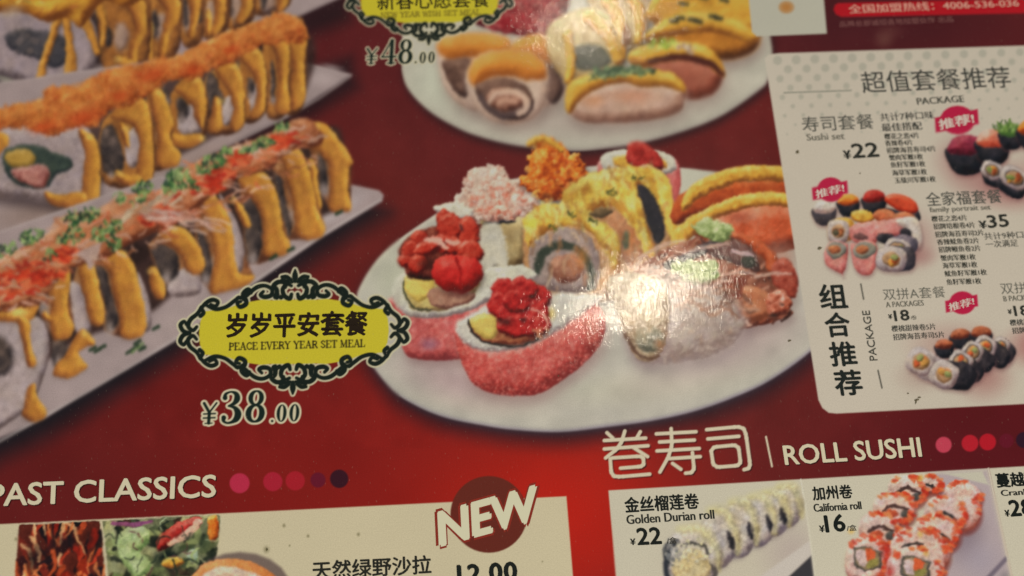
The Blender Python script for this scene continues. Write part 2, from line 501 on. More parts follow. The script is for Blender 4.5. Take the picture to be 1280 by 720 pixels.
def paint_trays():
    t1 = part('printed_tray_picture', 'topmost of the three long white trays of sauced rolls, cut by the upper left corner')
    shadow(np.array([(-120, 60), (-120, 210), (60, 150), (250, 92), (430, 18), (430, -90)], float), 8, 8, 16, .8)
    blob([(-120, -95), (-120, 40), (-10, 88), (20, 104), (58, 132), (110, 118), (250, 78), (350, 32), (430, -4), (560, -95)], TRAY, R=4, smooth=False, gain=.75, bias=.22, cn=.05, cns=30)
    tube([(-60, 62, 4), (0, 97, 5), (30, 112, 5), (58, 128, 4)], WHITE, gain=.9, soft=2, setid=False)
    glow(235, 50, 40, 22, (146, 124, 136), .8)
    dark_base([(100, 30), (240, -60), (360, -80), (350, 0), (270, 30), (190, 64), (120, 80)], t1)
    for brown, dark, sauce in [
        ([(312, -30), (366, -60), (362, 6), (318, 18)], [[(326, -20), (334, -20), (334, 10), (326, 12)]], [[(330, -20), (350, -30), (362, -10), (358, 8), (346, 16), (346, -4)]]),
        ([(280, -30), (316, -50), (318, 22), (284, 36)], [[(282, -10), (290, -8), (292, 18), (284, 22)]], [[(284, -20), (306, -30), (316, -8), (314, 14), (302, 30), (294, 26), (302, 6), (298, -8)]]),
        ([(250, -30), (284, -40), (286, 32), (254, 46)], [[(244, 8), (252, 8), (254, 28), (246, 30)]], [[(252, -20), (272, -30), (282, -6), (280, 24), (272, 42), (262, 42), (268, 20), (266, -4)], [(258, 14), (264, 16), (264, 40), (258, 42)]]),
        ([(226, -30), (254, -40), (254, 46), (228, 54)], [[(227, -2), (235, -2), (236, 30), (228, 32)], [(246, 10), (252, 12), (252, 28), (247, 28)]], [[(234, -14), (246, -20), (252, 0), (248, 24), (242, 46), (234, 44), (238, 20)]]),
        ([(186, -20), (224, -40), (224, 60), (190, 74)], [[(188, 14), (198, 12), (200, 40), (192, 50), (187, 36)]], [[(192, -10), (206, -22), (222, -14), (226, 8), (222, 28), (212, 44), (208, 66), (200, 72), (198, 56), (204, 34), (206, 12)], [(186, 30), (191, 32), (190, 72), (184, 74)]]),
        ([(126, -10), (182, -30), (184, 76), (130, 86)], [[(129, 34), (139, 34), (141, 56), (132, 60)], [(118, 20), (124, 28), (124, 44), (118, 40)]], [[(150, -10), (166, -20), (178, -8), (184, 30), (178, 50), (172, 66), (170, 84), (162, 84), (162, 56), (168, 34), (160, 12), (150, 6)], [(124, 10), (132, 16), (130, 36), (127, 62), (122, 60)], [(146, 70), (166, 76), (166, 88), (148, 84)]])]:
        part('printed_sushi_roll', None, t1)
        blob(brown, BODY, R=12, soft=2.4, cn=.2, cns=10)
        c_ = np.array(brown, float).mean(0)
        blob(ell(c_[0] - 4, c_[1] + 16, 10, 18), FACE, R=8, soft=5, alpha=.7, bias=-.06)
        for d in dark: D_(d, 3)
        part('printed_orange_sauce', None, t1)
        for q in sauce: S_(q)
    part('printed_sushi_roll', None, t1)
    rice([(-30, 10), (60, 0), (112, 20), (122, 70), (104, 98), (70, 110), (20, 98), (-30, 80)], stops=[(84, 68, 70), (124, 106, 106), (150, 130, 130), (166, 146, 144), (182, 162, 154)], sh=(4, 6, 10, .6), amp=.5, ns=7)
    nori([(8, 42), (30, 36), (62, 40), (84, 48), (84, 74), (68, 86), (48, 74), (22, 66), (8, 56)], stops=[(38, 34, 40), (56, 50, 54), (80, 72, 74), (112, 98, 90)], soft=3)
    speck(ell(40, 56, 28, 12), 16, (3, 6), [(96, 84, 84), (116, 98, 92), (66, 60, 64)], 5, alpha=.6)
    part('printed_orange_sauce', None, t1)
    for p in [[(74, 16, 6), (66, 44, 4.5), (54, 80, 4.5), (50, 98, 6)], [(82, 16, 6), (86, 50, 4.5), (88, 84, 7), (80, 106, 8)], [(60, 102, 5), (76, 106, 6)], [(100, 12, 8), (112, 40, 5), (122, 66, 3.5)],
              [(122, 4, 6), (130, 30, 3.5), (128, 56, 3)]]:
        drip(p, GOLD, soft=1.8)
    blob([(-40, -40), (40, -60), (200, -80), (300, -95), (310, -70), (240, -20), (200, -12), (160, 8), (130, 2), (112, 22), (100, 34), (84, 22), (60, 28), (30, 16), (0, 16), (-40, 14)], [(110, 60, 30), (158, 96, 38), (196, 140, 52), (216, 176, 74), (222, 194, 112)],
         R=14, amp=1.2, ns=9, cn=.25, cns=12, spec=.15, soft=2.2, stretch=(2.2, 1), rot=-.3)
    scatter([(0, -30), (120, -30), (110, 10), (20, 16)], 26, (6, 16), (1, 2.4), [(112, 110, 60), (200, 176, 110), (150, 84, 44)], (-.8, .5), 3)
    glow(14, 14, 26, 12, (196, 170, 140), .6, -.2)

    t2 = part('printed_tray_picture', 'middle long white tray of rolls topped with orange roe')
    shadow(np.array([(-120, 200), (-120, 380), (16, 310), (250, 215), (440, 98), (430, 60)], float), 8, 12, 14, .8)
    blob([(-120, 120), (-120, 338), (0, 294), (18, 292), (200, 222), (365, 143), (441, 93), (378, 77), (300, 60)], TRAY, R=3, smooth=False, gain=.75, bias=.22, cn=.05, cns=30)
    tube([(200, 222, 1.3), (365, 143, 1.3), (439, 95, 1)], (190, 178, 172), flat_=True, soft=1.6, setid=False, alpha=.6, n=3)
    glow(50, 266, 110, 34, (138, 114, 104), .85, -.2); glow(240, 200, 110, 24, (150, 126, 116), .7, -.4); glow(400, 98, 34, 16, (176, 156, 152), .8, .1); glow(415, 84, 24, 6, (176, 160, 156), .6, .2)
    dark_base([(110, 160), (200, 90), (380, 40), (380, 118), (330, 138), (200, 206), (120, 226)], t2, .7)
    def roll2(rice_=None, dark=None, sauce=(), brown=None):
        part('printed_sushi_roll', None, t2)
        if brown: blob(brown, BODY, R=10, soft=2, cn=.15, cns=9)
        if rice_: R_(rice_)
        for d in (dark or []):
            D_(d); glow(np.mean([q[0] for q in d]), max(q[1] for q in d) - 5, 8, 9, (158, 136, 128), .75)
        part('printed_orange_sauce', None, t2)
        for q in sauce: S_(q)
    roll2(None, None, [[(354, 26), (370, 22), (382, 36), (384, 52), (380, 80), (382, 118), (376, 134), (364, 136), (362, 110), (364, 80), (358, 50)]], [(352, 40), (380, 40), (380, 130), (354, 136)])
    roll2(None, [[(338, 76), (344, 80), (345, 120), (338, 130)]], [[(334, 44), (348, 36), (358, 44), (362, 66), (360, 100), (362, 136), (350, 142), (344, 134), (348, 100), (344, 70)]], [(330, 50), (360, 50), (360, 136), (332, 142)])
    roll2([(314, 110), (326, 108), (326, 138), (314, 142)], [[(308, 98), (317, 98), (319, 116), (310, 124)]], [[(298, 72), (306, 62), (316, 58), (326, 64), (331, 80), (333, 104), (331, 136), (322, 148), (312, 146), (316, 134), (321, 122), (319, 104), (313, 88)]], [(300, 76), (332, 76), (332, 140), (302, 150)])
    roll2([(278, 128), (292, 120), (294, 150), (280, 156)], [[(256, 92), (268, 90), (276, 108), (283, 126), (279, 133), (270, 120), (264, 146), (256, 150)]],
          [[(268, 88), (278, 80), (292, 78), (300, 88), (305, 108), (306, 136), (304, 156), (294, 164), (287, 158), (291, 136), (286, 114), (276, 100)], [(266, 124), (273, 122), (277, 144), (277, 162), (262, 164), (263, 144)]], [(258, 96), (300, 90), (304, 158), (258, 164)])
    roll2([(226, 140), (240, 130), (252, 140), (252, 164), (234, 170), (222, 160)], [[(219, 124), (230, 121), (238, 134), (236, 148), (226, 154), (220, 142)]],
          [[(218, 112), (230, 98), (242, 95), (252, 100), (257, 118), (257, 142), (253, 160), (244, 150), (241, 134), (232, 124)], [(210, 166), (228, 168), (250, 168), (252, 178), (232, 186), (214, 180)]], [(214, 116), (256, 110), (256, 170), (214, 176)])
    roll2(None, [[(186, 140), (193, 144), (195, 168), (190, 176)], [(201, 108), (208, 110), (214, 128), (208, 132)]], [[(184, 112), (196, 110), (206, 120), (214, 142), (217, 156), (212, 168), (218, 182), (226, 192), (222, 206), (204, 210), (194, 202), (197, 172), (193, 152), (188, 134)]], [(184, 116), (210, 120), (214, 200), (186, 206)])
    roll2([(158, 168), (178, 160), (180, 200), (160, 208)], [[(123, 162), (138, 150), (148, 164), (158, 190), (158, 214), (140, 224), (126, 216), (122, 190)]],
          [[(138, 146), (152, 128), (168, 120), (182, 126), (188, 146), (191, 176), (192, 214), (186, 230), (172, 232), (172, 206), (174, 176), (166, 158), (154, 152)], [(149, 156), (156, 156), (162, 172), (161, 184), (155, 180)], [(146, 212), (158, 218), (176, 220), (176, 232), (156, 232), (146, 224)]], [(130, 150), (186, 136), (190, 224), (130, 228)])
    part('printed_sushi_roll', None, t2)
    rice([(-40, 168), (90, 158), (118, 176), (122, 236), (90, 258), (30, 252), (-40, 236)], stops=FACE, sh=(3, 7, 9, .55), R=16, amp=.5, ns=7, bias=-.12)
    nori([(4, 192), (20, 182), (50, 182), (66, 190), (88, 198), (88, 212), (70, 218), (62, 232), (44, 236), (20, 230), (6, 214)], stops=[(36, 38, 38), (50, 54, 50), (66, 72, 62), (84, 88, 70)], soft=2.5)
    blob([(6, 194), (22, 186), (40, 190), (44, 200), (36, 208), (14, 208)], [(120, 90, 40), (168, 130, 60), (192, 156, 86)], R=6, cn=.2, soft=2.2, setid=False)
    blob([(14, 212), (34, 208), (56, 206), (62, 218), (54, 234), (32, 230), (18, 222)], [(110, 56, 50), (150, 90, 82), (176, 120, 108), (190, 146, 130)], R=6, cn=.3, cns=6, soft=2.4, setid=False)
    part('printed_orange_sauce', None, t2)
    S_([(98, 164), (110, 166), (122, 178), (125, 210), (124, 246), (116, 256), (104, 252), (104, 214), (106, 190)]); S_([(56, 240), (74, 244), (104, 240), (108, 252), (88, 260), (62, 254)], False); S_([(-40, 166), (4, 166), (10, 180), (-10, 200), (-40, 200)], False)
    part('printed_orange_roe_topping', None, t2)
    band = [(-60, 152), (0, 136), (20, 130), (50, 124), (62, 110), (100, 106), (112, 98), (130, 88), (150, 84), (180, 78), (200, 72), (230, 66), (270, 44), (310, 32), (345, 16), (372, 22), (384, 42), (380, 52), (362, 52), (346, 56), (330, 56), (318, 62), (300, 72), (288, 78), (258, 90), (250, 98), (222, 100), (205, 104), (178, 122), (160, 132), (132, 142), (124, 156), (98, 158), (62, 170), (30, 160), (-10, 164), (-60, 176)]
    blob(band, [(124, 56, 28), (160, 82, 38), (186, 106, 50), (202, 130, 64), (212, 160, 92)], R=16, amp=1.0, ns=4, cn=.3, cns=12, soft=3.2, warp=3, gain=.8, bias=.1, sph=.55)
    speck(band, 1500, (1.1, 2.1), [(192, 96, 50), (176, 76, 38), (208, 124, 62), (196, 104, 56), (166, 62, 34), (206, 138, 80)], 11, alpha=.4)
    for x, y, q in [(105, 146, 38), (190, 92, 34), (55, 158, 30), (240, 88, 22), (290, 62, 20), (150, 120, 24)]:
        glow(x, y, q, q * .45, (180, 58, 28), .6, -.3)
    for x, y, q in [(96, 112, 22), (240, 68, 20), (305, 40, 18), (30, 138, 24), (150, 90, 20), (340, 30, 22), (365, 34, 16)]:
        glow(x, y, q, q * .5, (206, 134, 68), .6, -.35)

    t3 = part('printed_tray_picture', 'front long white tray of rolls with crab shreds and chives, nearest the yellow plaque')
    shadow(np.array([(-120, 480), (-120, 640), (0, 560), (57, 534), (217, 436), (400, 306), (484, 252), (440, 225), (200, 330)], float), 3, 14, 22, .95, (36, 28, 31))
    blob([(-120, 330), (-120, 622), (0, 548), (57, 523), (100, 495), (217, 428), (320, 354), (400, 299), (478, 252), (480, 244), (474, 238), (441, 231), (380, 224), (200, 220)], TRAY, R=3, smooth=False, gain=.72, bias=.24, cn=.05, cns=26)
    tube([(-60, 583, 1.4), (57, 520, 1.5), (217, 425, 1.5), (320, 351, 1.4), (400, 296, 1.4), (476, 250, 1.1)], (190, 178, 172), flat_=True, soft=1.8, setid=False, alpha=.7, n=3)
    glow(120, 470, 120, 40, (160, 140, 136), .7, -.5); glow(230, 400, 90, 30, (166, 146, 140), .7, -.5); glow(420, 262, 60, 20, (186, 172, 170), .8, -.5)
    dark_base([(-60, 380), (60, 330), (260, 230), (400, 160), (430, 180), (428, 250), (392, 276), (350, 296), (304, 330), (240, 350), (180, 396), (110, 420), (60, 450), (30, 490), (-60, 520)], t3, .85)
    def roll3(rice_=(), dark=(), sauce=(), brown=None):
        part('printed_sushi_roll', None, t3)
        if len(dark) and len(sauce):
            B = np.concatenate([np.array(dark[0], float), np.array(sauce[0], float)]); c0 = B.mean(0); H_ = []
            for t in np.linspace(-math.pi, math.pi, 19)[:-1]:
                v = np.array([math.cos(t), math.sin(t)]); q = B[np.argmax((B - c0) @ v)]
                if not H_ or np.abs(q - H_[-1]).sum() > 1: H_.append(q)
            blob([tuple(c0 + (q - c0) * .97) for q in H_], [(84, 48, 34), (122, 72, 44), (146, 92, 54), (166, 118, 78), (184, 150, 118)], R=14, soft=2.4, cn=.3, cns=10, smooth=False, bias=-.06)
            glow(c0[0] - 4, c0[1] + 22, 14, 20, (168, 148, 138), .75)
        for q in rice_: R_(q)
        for d in dark:
            D_(d); glow(np.mean([q[0] for q in d]) + 2, max(q[1] for q in d) - 8, 10, 15, (166, 146, 138), .8)
        part('printed_orange_sauce', None, t3)
        for q in sauce: S_(q)
    roll3((), [[(396, 190), (408, 195), (412, 230), (408, 246), (400, 240), (396, 215)]],
          [[(380, 160), (394, 152), (408, 156), (424, 174), (439, 196), (441, 204), (436, 212), (436, 238), (439, 262), (428, 265), (412, 263), (412, 238), (410, 206), (400, 192), (386, 184)], [(385, 200), (394, 204), (398, 232), (402, 258), (394, 262), (388, 236)]], [(376, 180), (410, 180), (412, 256), (384, 262)])
    roll3((), [[(340, 210), (352, 218), (358, 246), (368, 292), (358, 302), (349, 270), (344, 240)], [(362, 224), (368, 228), (370, 244), (364, 246)]],
          [[(350, 192), (364, 183), (376, 189), (385, 210), (393, 240), (397, 262), (407, 284), (402, 296), (384, 300), (370, 294), (368, 268), (363, 242), (357, 216)]])
    roll3((), [[(303, 244), (316, 241), (327, 262), (332, 300), (324, 332), (308, 332), (304, 296), (299, 264)]],
          [[(298, 226), (310, 214), (324, 213), (337, 222), (347, 245), (352, 270), (354, 288), (363, 304), (360, 317), (346, 321), (330, 318), (328, 296), (326, 268), (316, 250), (306, 242)], [(290, 246), (300, 254), (309, 268), (313, 280), (308, 286), (300, 276)]])
    roll3([[(274, 242), (286, 258), (297, 280), (305, 308), (304, 332), (298, 346), (290, 340), (286, 290), (280, 262)]], [[(242, 282), (254, 288), (263, 308), (268, 340), (260, 358), (250, 352), (253, 320)]],
          [[(248, 246), (262, 239), (274, 250), (285, 266), (291, 290), (293, 320), (300, 342), (318, 345), (308, 357), (288, 363), (264, 367), (263, 348), (268, 320), (262, 290), (252, 264)]])
    roll3([[(212, 352), (226, 336), (242, 338), (250, 346), (250, 366), (222, 372), (210, 364)]], [[(184, 306), (200, 300), (222, 312), (228, 330), (224, 350), (210, 356), (196, 344), (188, 322)]],
          [[(198, 292), (216, 282), (234, 288), (247, 304), (255, 322), (255, 336), (247, 343), (233, 338), (227, 322), (214, 308), (202, 302)], [(187, 334), (198, 338), (207, 360), (204, 373), (193, 371), (187, 352)]])
    roll3([[(172, 340), (184, 366), (190, 396), (186, 414), (176, 410), (174, 370)]], [[(114, 326), (134, 334), (140, 360), (150, 390), (152, 408), (140, 420), (130, 414), (132, 392), (124, 360)]],
          [[(118, 320), (136, 312), (152, 312), (166, 328), (173, 352), (178, 374), (183, 400), (182, 412), (176, 421), (158, 424), (150, 417), (148, 392), (141, 364), (136, 340)]])
    roll3([[(82, 356), (100, 356), (110, 390), (114, 412), (104, 420), (94, 412), (88, 385)]], [[(85, 378), (90, 380), (92, 394), (87, 394)], [(64, 424), (84, 424), (86, 446), (68, 462), (62, 446)]],
          [[(96, 326), (110, 322), (120, 340), (128, 374), (131, 394), (127, 407), (116, 406), (109, 390), (103, 362)]])
    roll3((), [[(44, 336), (58, 338), (63, 362), (59, 388), (50, 394), (46, 370)]],
          [[(56, 340), (72, 328), (84, 334), (88, 350), (85, 374), (87, 396), (93, 408), (88, 421), (78, 425), (66, 423), (62, 406), (53, 397), (55, 389), (63, 392), (61, 365)],
           [(104, 412), (113, 418), (119, 430), (108, 433), (99, 441), (104, 451), (109, 459), (98, 467), (84, 473), (67, 469), (70, 456), (80, 446), (88, 430), (96, 418)]])
    part('printed_sushi_roll', None, t3)
    R_([(-60, 400), (30, 396), (50, 398), (61, 422), (60, 450), (52, 480), (40, 508), (24, 520), (-60, 560)])
    glow(50, 430, 12, 40, (176, 160, 152), .5)
    D_(ell(-4, 446, 26, 30, -.1), 5)
    part('printed_orange_sauce', None, t3)
    for q in [[(-10, 388), (10, 386), (24, 378), (34, 364), (46, 364), (49, 380), (42, 397), (32, 404), (20, 404), (-10, 398)], [(22, 396), (36, 400), (38, 428), (45, 450), (42, 459), (34, 457), (30, 436), (25, 418)],
              [(36, 484), (44, 480), (47, 496), (58, 512), (56, 522), (42, 528), (28, 520), (30, 506)]]:
        S_(q, False)
    glow(22, 390, 20, 11, (232, 196, 108), .9)
    part('printed_crab_shred_topping', None, t3)
    band = [(-60, 350), (0, 322), (30, 308), (60, 290), (78, 270), (120, 262), (150, 245), (200, 236), (238, 205), (290, 184), (330, 170), (366, 150), (388, 150), (404, 170), (398, 184), (372, 186), (352, 196), (340, 208), (318, 218), (300, 222), (284, 238), (262, 246), (240, 270), (214, 284), (190, 292), (160, 306), (130, 324), (100, 332), (82, 340), (60, 366), (50, 380), (20, 386), (-60, 404)]
    blob(band, [(96, 48, 32), (146, 80, 50), (178, 112, 74), (196, 142, 106), (206, 170, 140)], R=12, amp=1.4, ns=9, cn=.3, cns=11, stretch=(2.4, 1), rot=-.25, soft=2.4, warp=1.5)
    scatter(band, 260, (10, 26), (1.6, 4.2), [(198, 156, 136), (190, 146, 124), (186, 100, 62), (176, 74, 46), (192, 116, 74), (200, 166, 146), (166, 104, 70), (150, 84, 54)], (-.75, .65), 21, .5, soft=1.6, alpha=.75)
    for x, y, q in [(26, 350, 40), (82, 318, 18), (200, 270, 22), (265, 226, 28), (300, 198, 16), (350, 176, 20), (60, 345, 20), (210, 248, 14)]:
        w = ell(x, y, q, q * .5, -.3)
        scatter(w, int(q * 1.5), (6, 16), (2, 5), [(184, 52, 34), (196, 72, 42), (160, 44, 32), (200, 100, 64)], (-.7, .5), int(x), .4, soft=1.6)
    scatter(ell(228, 277, 50, 13, .12), 24, (18, 34), (2.5, 4.6), [(200, 166, 150), (194, 150, 132), (184, 124, 104)], (-.2, .5), 9, .3, soft=1.8)
    scatter(ell(190, 258, 44, 7, -.4), 24, (10, 24), (2, 3.6), [(190, 168, 138), (186, 146, 118)], (-.8, -.1), 19, .3, soft=1.6)
    flat([(96, 316), (126, 305), (114, 336), (106, 326)], (170, 140, 128), True, 2)
    scatter([(60, 350), (120, 318), (200, 285), (300, 225), (390, 178), (400, 200), (330, 240), (262, 268), (210, 300), (150, 330), (90, 352), (60, 372)], 60, (8, 20), (1.6, 3.6), [(198, 150, 128), (176, 84, 56), (190, 110, 76), (160, 96, 60), (204, 170, 148), (110, 56, 44)], (-.5, .9), 123, .5, soft=1.5, alpha=.7)
    part('printed_chopped_chives', None, t3)
    for x, y, a, b, n in [(100, 272, 26, 10, 46), (88, 296, 18, 10, 26), (134, 288, 22, 11, 44), (144, 306, 10, 8, 18), (40, 296, 16, 9, 28), (8, 312, 14, 8, 20), (62, 318, 10, 6, 8), (150, 246, 8, 8, 12), (178, 236, 12, 8, 22),
                          (172, 252, 10, 4, 10), (222, 224, 16, 13, 50), (262, 206, 20, 10, 44), (212, 235, 8, 8, 14), (282, 190, 10, 6, 16), (312, 186, 12, 6, 20), (330, 178, 12, 7, 22), (352, 158, 10, 5, 16), (244, 232, 5, 9, 10)]:
        scatter(ell(x, y, a, b, -.3), int(n * 1.25), (3, 8), (1.6, 3.4), CHIVE + [(128, 146, 92), (150, 166, 110)], (0, 3.1), int(x * 3 + y), .5, setid=True, soft=1.1)
    for x, y in [(122, 438), (128, 434), (116, 436), (178, 436), (170, 434), (162, 440), (195, 410), (342, 322), (364, 312), (424, 266), (172, 428)]:
        tube([(x - 4, y + 2, 1.8), (x + 3, y - 2, 2.2)], (46, 56, 40), flat_=True, soft=1.2)
    for x, y in [(168, 438), (176, 432)]:
        tube([(x - 3, y + 3, 1.5), (x + 3, y - 3, 1.5)], (108, 124, 78), flat_=True, soft=1)


# ---------------------------------------------------------------- plate at the top
def paint_plate_top():
    pl = part('printed_plate_picture', 'round white plate of mixed sushi cut by the top edge, above the larger plate')
    P = [(503, 92), (503, 70), (508, 30), (560, -40), (700, -92), (860, -80), (950, -20), (962, 40), (966, 78), (960, 100), (950, 112), (905, 143), (860, 162), (800, 179), (735, 188), (690, 187), (640, 181), (600, 171), (572, 160), (538, 140), (512, 114)]
    shadow(cr(P), 2, 6, 10, .9, (42, 24, 27))
    blob(P, [(120, 104, 104), (158, 146, 136), (176, 168, 150), (190, 181, 164), (200, 192, 176)], R=9, gain=.72, bias=.2, soft=1.8, cn=.04, cns=40, sph=.5)
    glow(720, 150, 190, 40, (164, 146, 134), .75, .02); glow(880, 120, 80, 40, (176, 160, 144), .6, -.4)
    glow(550, 100, 60, 60, (184, 184, 162), .7); glow(870, 98, 60, 30, (150, 118, 104), .6, -.4)
    part('printed_red_rice_mound', None, pl)
    m = [(590, 20), (596, -40), (640, -80), (700, -80), (716, -20), (704, 24), (690, 46), (650, 44), (610, 36)]
    blob(m, [(72, 20, 26), (116, 34, 38), (150, 52, 54), (176, 96, 88), (198, 150, 134)], R=16, amp=2, ns=6, cn=.25, cns=7, soft=2)
    speck(m, 420, (2, 4), [(150, 36, 44), (172, 60, 62), (190, 110, 100), (120, 26, 34), (190, 134, 118)], 8, hl=(214, 160, 140), alpha=.7)
    glow(640, 30, 40, 24, (150, 30, 36), .5)
    # stuffed tofu pockets
    for (B, O, D) in [([(546, 56), (560, 44), (600, 42), (640, 50), (640, 80), (620, 110), (600, 138), (576, 132), (556, 110), (548, 80)],
                       [(546, 60), (556, 46), (600, 41), (634, 48), (640, 66), (616, 74), (590, 72), (560, 74)],
                       [(554, 76), (590, 74), (592, 90), (584, 120), (572, 118), (560, 100)]),
                      ([(638, 56), (660, 44), (690, 46), (710, 70), (708, 110), (690, 130), (660, 128)],
                       [(636, 60), (660, 44), (684, 46), (706, 66), (704, 84), (680, 78), (652, 72)],
                       [(676, 78), (696, 86), (704, 110), (694, 130), (680, 120), (672, 100)]),
                      ([(586, 82), (600, 68), (630, 62), (664, 66), (684, 84), (684, 118), (670, 146), (640, 156), (612, 150), (590, 128), (582, 104)],
                       [(586, 88), (598, 70), (630, 62), (664, 66), (682, 82), (680, 98), (660, 100), (640, 96), (612, 98), (592, 108)],
                       [(594, 108), (612, 99), (642, 99), (662, 112), (666, 134), (650, 150), (620, 146), (602, 130)])]:
        part('printed_tofu_pocket', None, pl)
        blob(B, [(140, 110, 96), (172, 142, 124), (192, 164, 144), (204, 182, 160), (210, 194, 172)], R=12, sh=(3, 8, 14, .6, (124, 98, 90)), soft=3.5, cn=.06)
        blob(O, [(146, 78, 32), (182, 106, 42), (204, 128, 52), (214, 148, 70), (222, 172, 104)], R=16, soft=4.5, cn=.1, cns=16, amp=.5, setid=True)
        blob(D, [(48, 30, 28), (78, 52, 44), (102, 72, 60), (126, 92, 76), (150, 116, 98)], R=10, soft=2.2, cn=.2, cns=9, amp=1)
    tube([(600, 120, 3), (612, 136, 4), (634, 144, 4), (660, 134, 3)], (84, 66, 66), flat_=True, soft=3, setid=False, alpha=.7)
    blob(ell(632, 124, 24, 15, .1), [(70, 40, 34), (120, 76, 60), (156, 108, 88), (184, 140, 116), (206, 172, 146)], R=9, cn=.25, cns=8, setid=False, soft=2)
    tube([(612, 128, 2.5), (620, 118, 3), (640, 114, 3.5), (656, 122, 4), (658, 134, 4), (648, 142, 3)], (206, 172, 148), flat_=True, soft=2.4, setid=False, alpha=.85)
    tube([(622, 130, 2), (632, 124, 2.6), (646, 128, 2)], (196, 150, 124), flat_=True, soft=2.2, setid=False, alpha=.8)
    # yellow rolls by the lamp's reflection
    for Q in [[(722, -40), (764, -60), (806, -40), (812, 20), (800, 60), (760, 50)], [(683, 40), (700, 20), (740, 10), (776, 30), (780, 80), (764, 100), (716, 104), (690, 80)]]:
        part('printed_sushi_roll', None, pl)
        blob(Q, [(110, 84, 56), (160, 126, 84), (190, 162, 112), (206, 184, 132), (216, 200, 156)], R=18, amp=1.5, ns=9, cn=.18, cns=12, sh=(3, 6, 10, .5), soft=2.2)
    nori([(716, 60), (746, 56), (764, 72), (756, 84), (730, 88), (716, 80)], stops=[(66, 62, 54), (96, 92, 80), (130, 120, 100)], soft=3)
    for p in [[(760, 0, 9), (775, 30, 8), (776, 72, 6)], [(786, -10, 8), (800, 20, 7), (798, 52, 5)], [(710, 44, 6), (714, 80, 5), (710, 100, 5)], [(735, 20, 9), (760, 44, 8), (772, 74, 6)]]:
        drip(p, YEL, setid=False, bias=.08, soft=2)
    nori(ell(783, 46, 6, 12, .1), soft=3, stops=[(96, 60, 40), (128, 84, 56), (150, 104, 70)])
    # nigiri, back to front
    def nig(base, top, tcol, bcol, seed):
        part('printed_nigiri_sushi', None, pl)
        blob(base, bcol, R=16, amp=.6, cn=.1, sh=(2, 8, 14, .55, (136, 110, 102)), soft=4.5)
        blob(top, tcol, R=11, amp=1, ns=8, cn=.16, cns=10, soft=2, spec=.25, stretch=(2, 1), rot=-.1)
    BP = [(116, 76, 62), (160, 118, 98), (186, 148, 126), (200, 168, 146), (208, 184, 162)]
    nig([(816, 20), (850, 0), (930, 0), (950, 30), (944, 60), (900, 76), (850, 60)], [(808, 20), (830, -20), (890, -60), (940, -20), (954, 20), (948, 40), (900, 30), (840, 34)], YEL, SAUCE, 1)
    nig([(808, 50), (850, 24), (910, 24), (946, 44), (944, 62), (912, 74), (850, 66)], [(804, 48), (830, 24), (870, 14), (920, 24), (948, 42), (940, 54), (916, 48), (880, 40), (840, 46)], YEL, SAUCE, 2)
    for x, y in [(843, 26), (850, 22), (866, 24), (872, 26), (892, 20), (898, 22), (855, 4), (905, 0), (880, -4)]:
        tube([(x - 4, y, 2.4), (x + 4, y + 1, 2.6)], (62, 56, 40), flat_=True, soft=2)
    nig([(800, 82), (850, 72), (896, 84), (904, 96), (890, 118), (858, 124), (820, 110)], [(784, 72), (800, 58), (850, 52), (884, 58), (902, 78), (906, 96), (896, 92), (876, 78), (840, 76), (800, 84)], YEL, [(96, 44, 32), (140, 70, 52), (166, 96, 74), (184, 120, 98)], 3)
    tube([(812, 76, 3), (850, 71, 4), (884, 78, 4), (903, 92, 3)], (74, 34, 28), flat_=True, soft=2.4)
    speck(ell(828, 54, 18, 6, -.1), 30, (2, 4), [(160, 176, 76), (130, 150, 60), (190, 190, 110)], 4)
    speck(ell(860, 62, 14, 5, .1), 14, (2, 3.4), [(190, 170, 150), (150, 120, 110)], 6)
    nig([(712, 130), (730, 108), (780, 100), (850, 108), (856, 124), (846, 142), (800, 152), (740, 154), (716, 146)], [(706, 132), (710, 106), (730, 94), (780, 86), (830, 88), (852, 100), (856, 116), (836, 110), (800, 108), (780, 104), (744, 112), (724, 128), (712, 142)], YEL, BP, 4)
    glow(790, 120, 40, 16, (204, 130, 94), .5); glow(740, 126, 24, 14, (204, 124, 70), .4)
    scatter(ell(780, 89, 38, 6, -.03), 80, (4, 9), (2, 3.4), [(70, 88, 62), (104, 124, 84), (140, 150, 104), (54, 66, 50)], (-1, 1), 31, setid=True, soft=1.6)
    scatter(ell(750, 94, 12, 6, -.3), 24, (4, 9), (2, 3), [(70, 88, 62), (140, 150, 104), (54, 66, 50)], (-1, 1), 32, setid=True, soft=1.6)


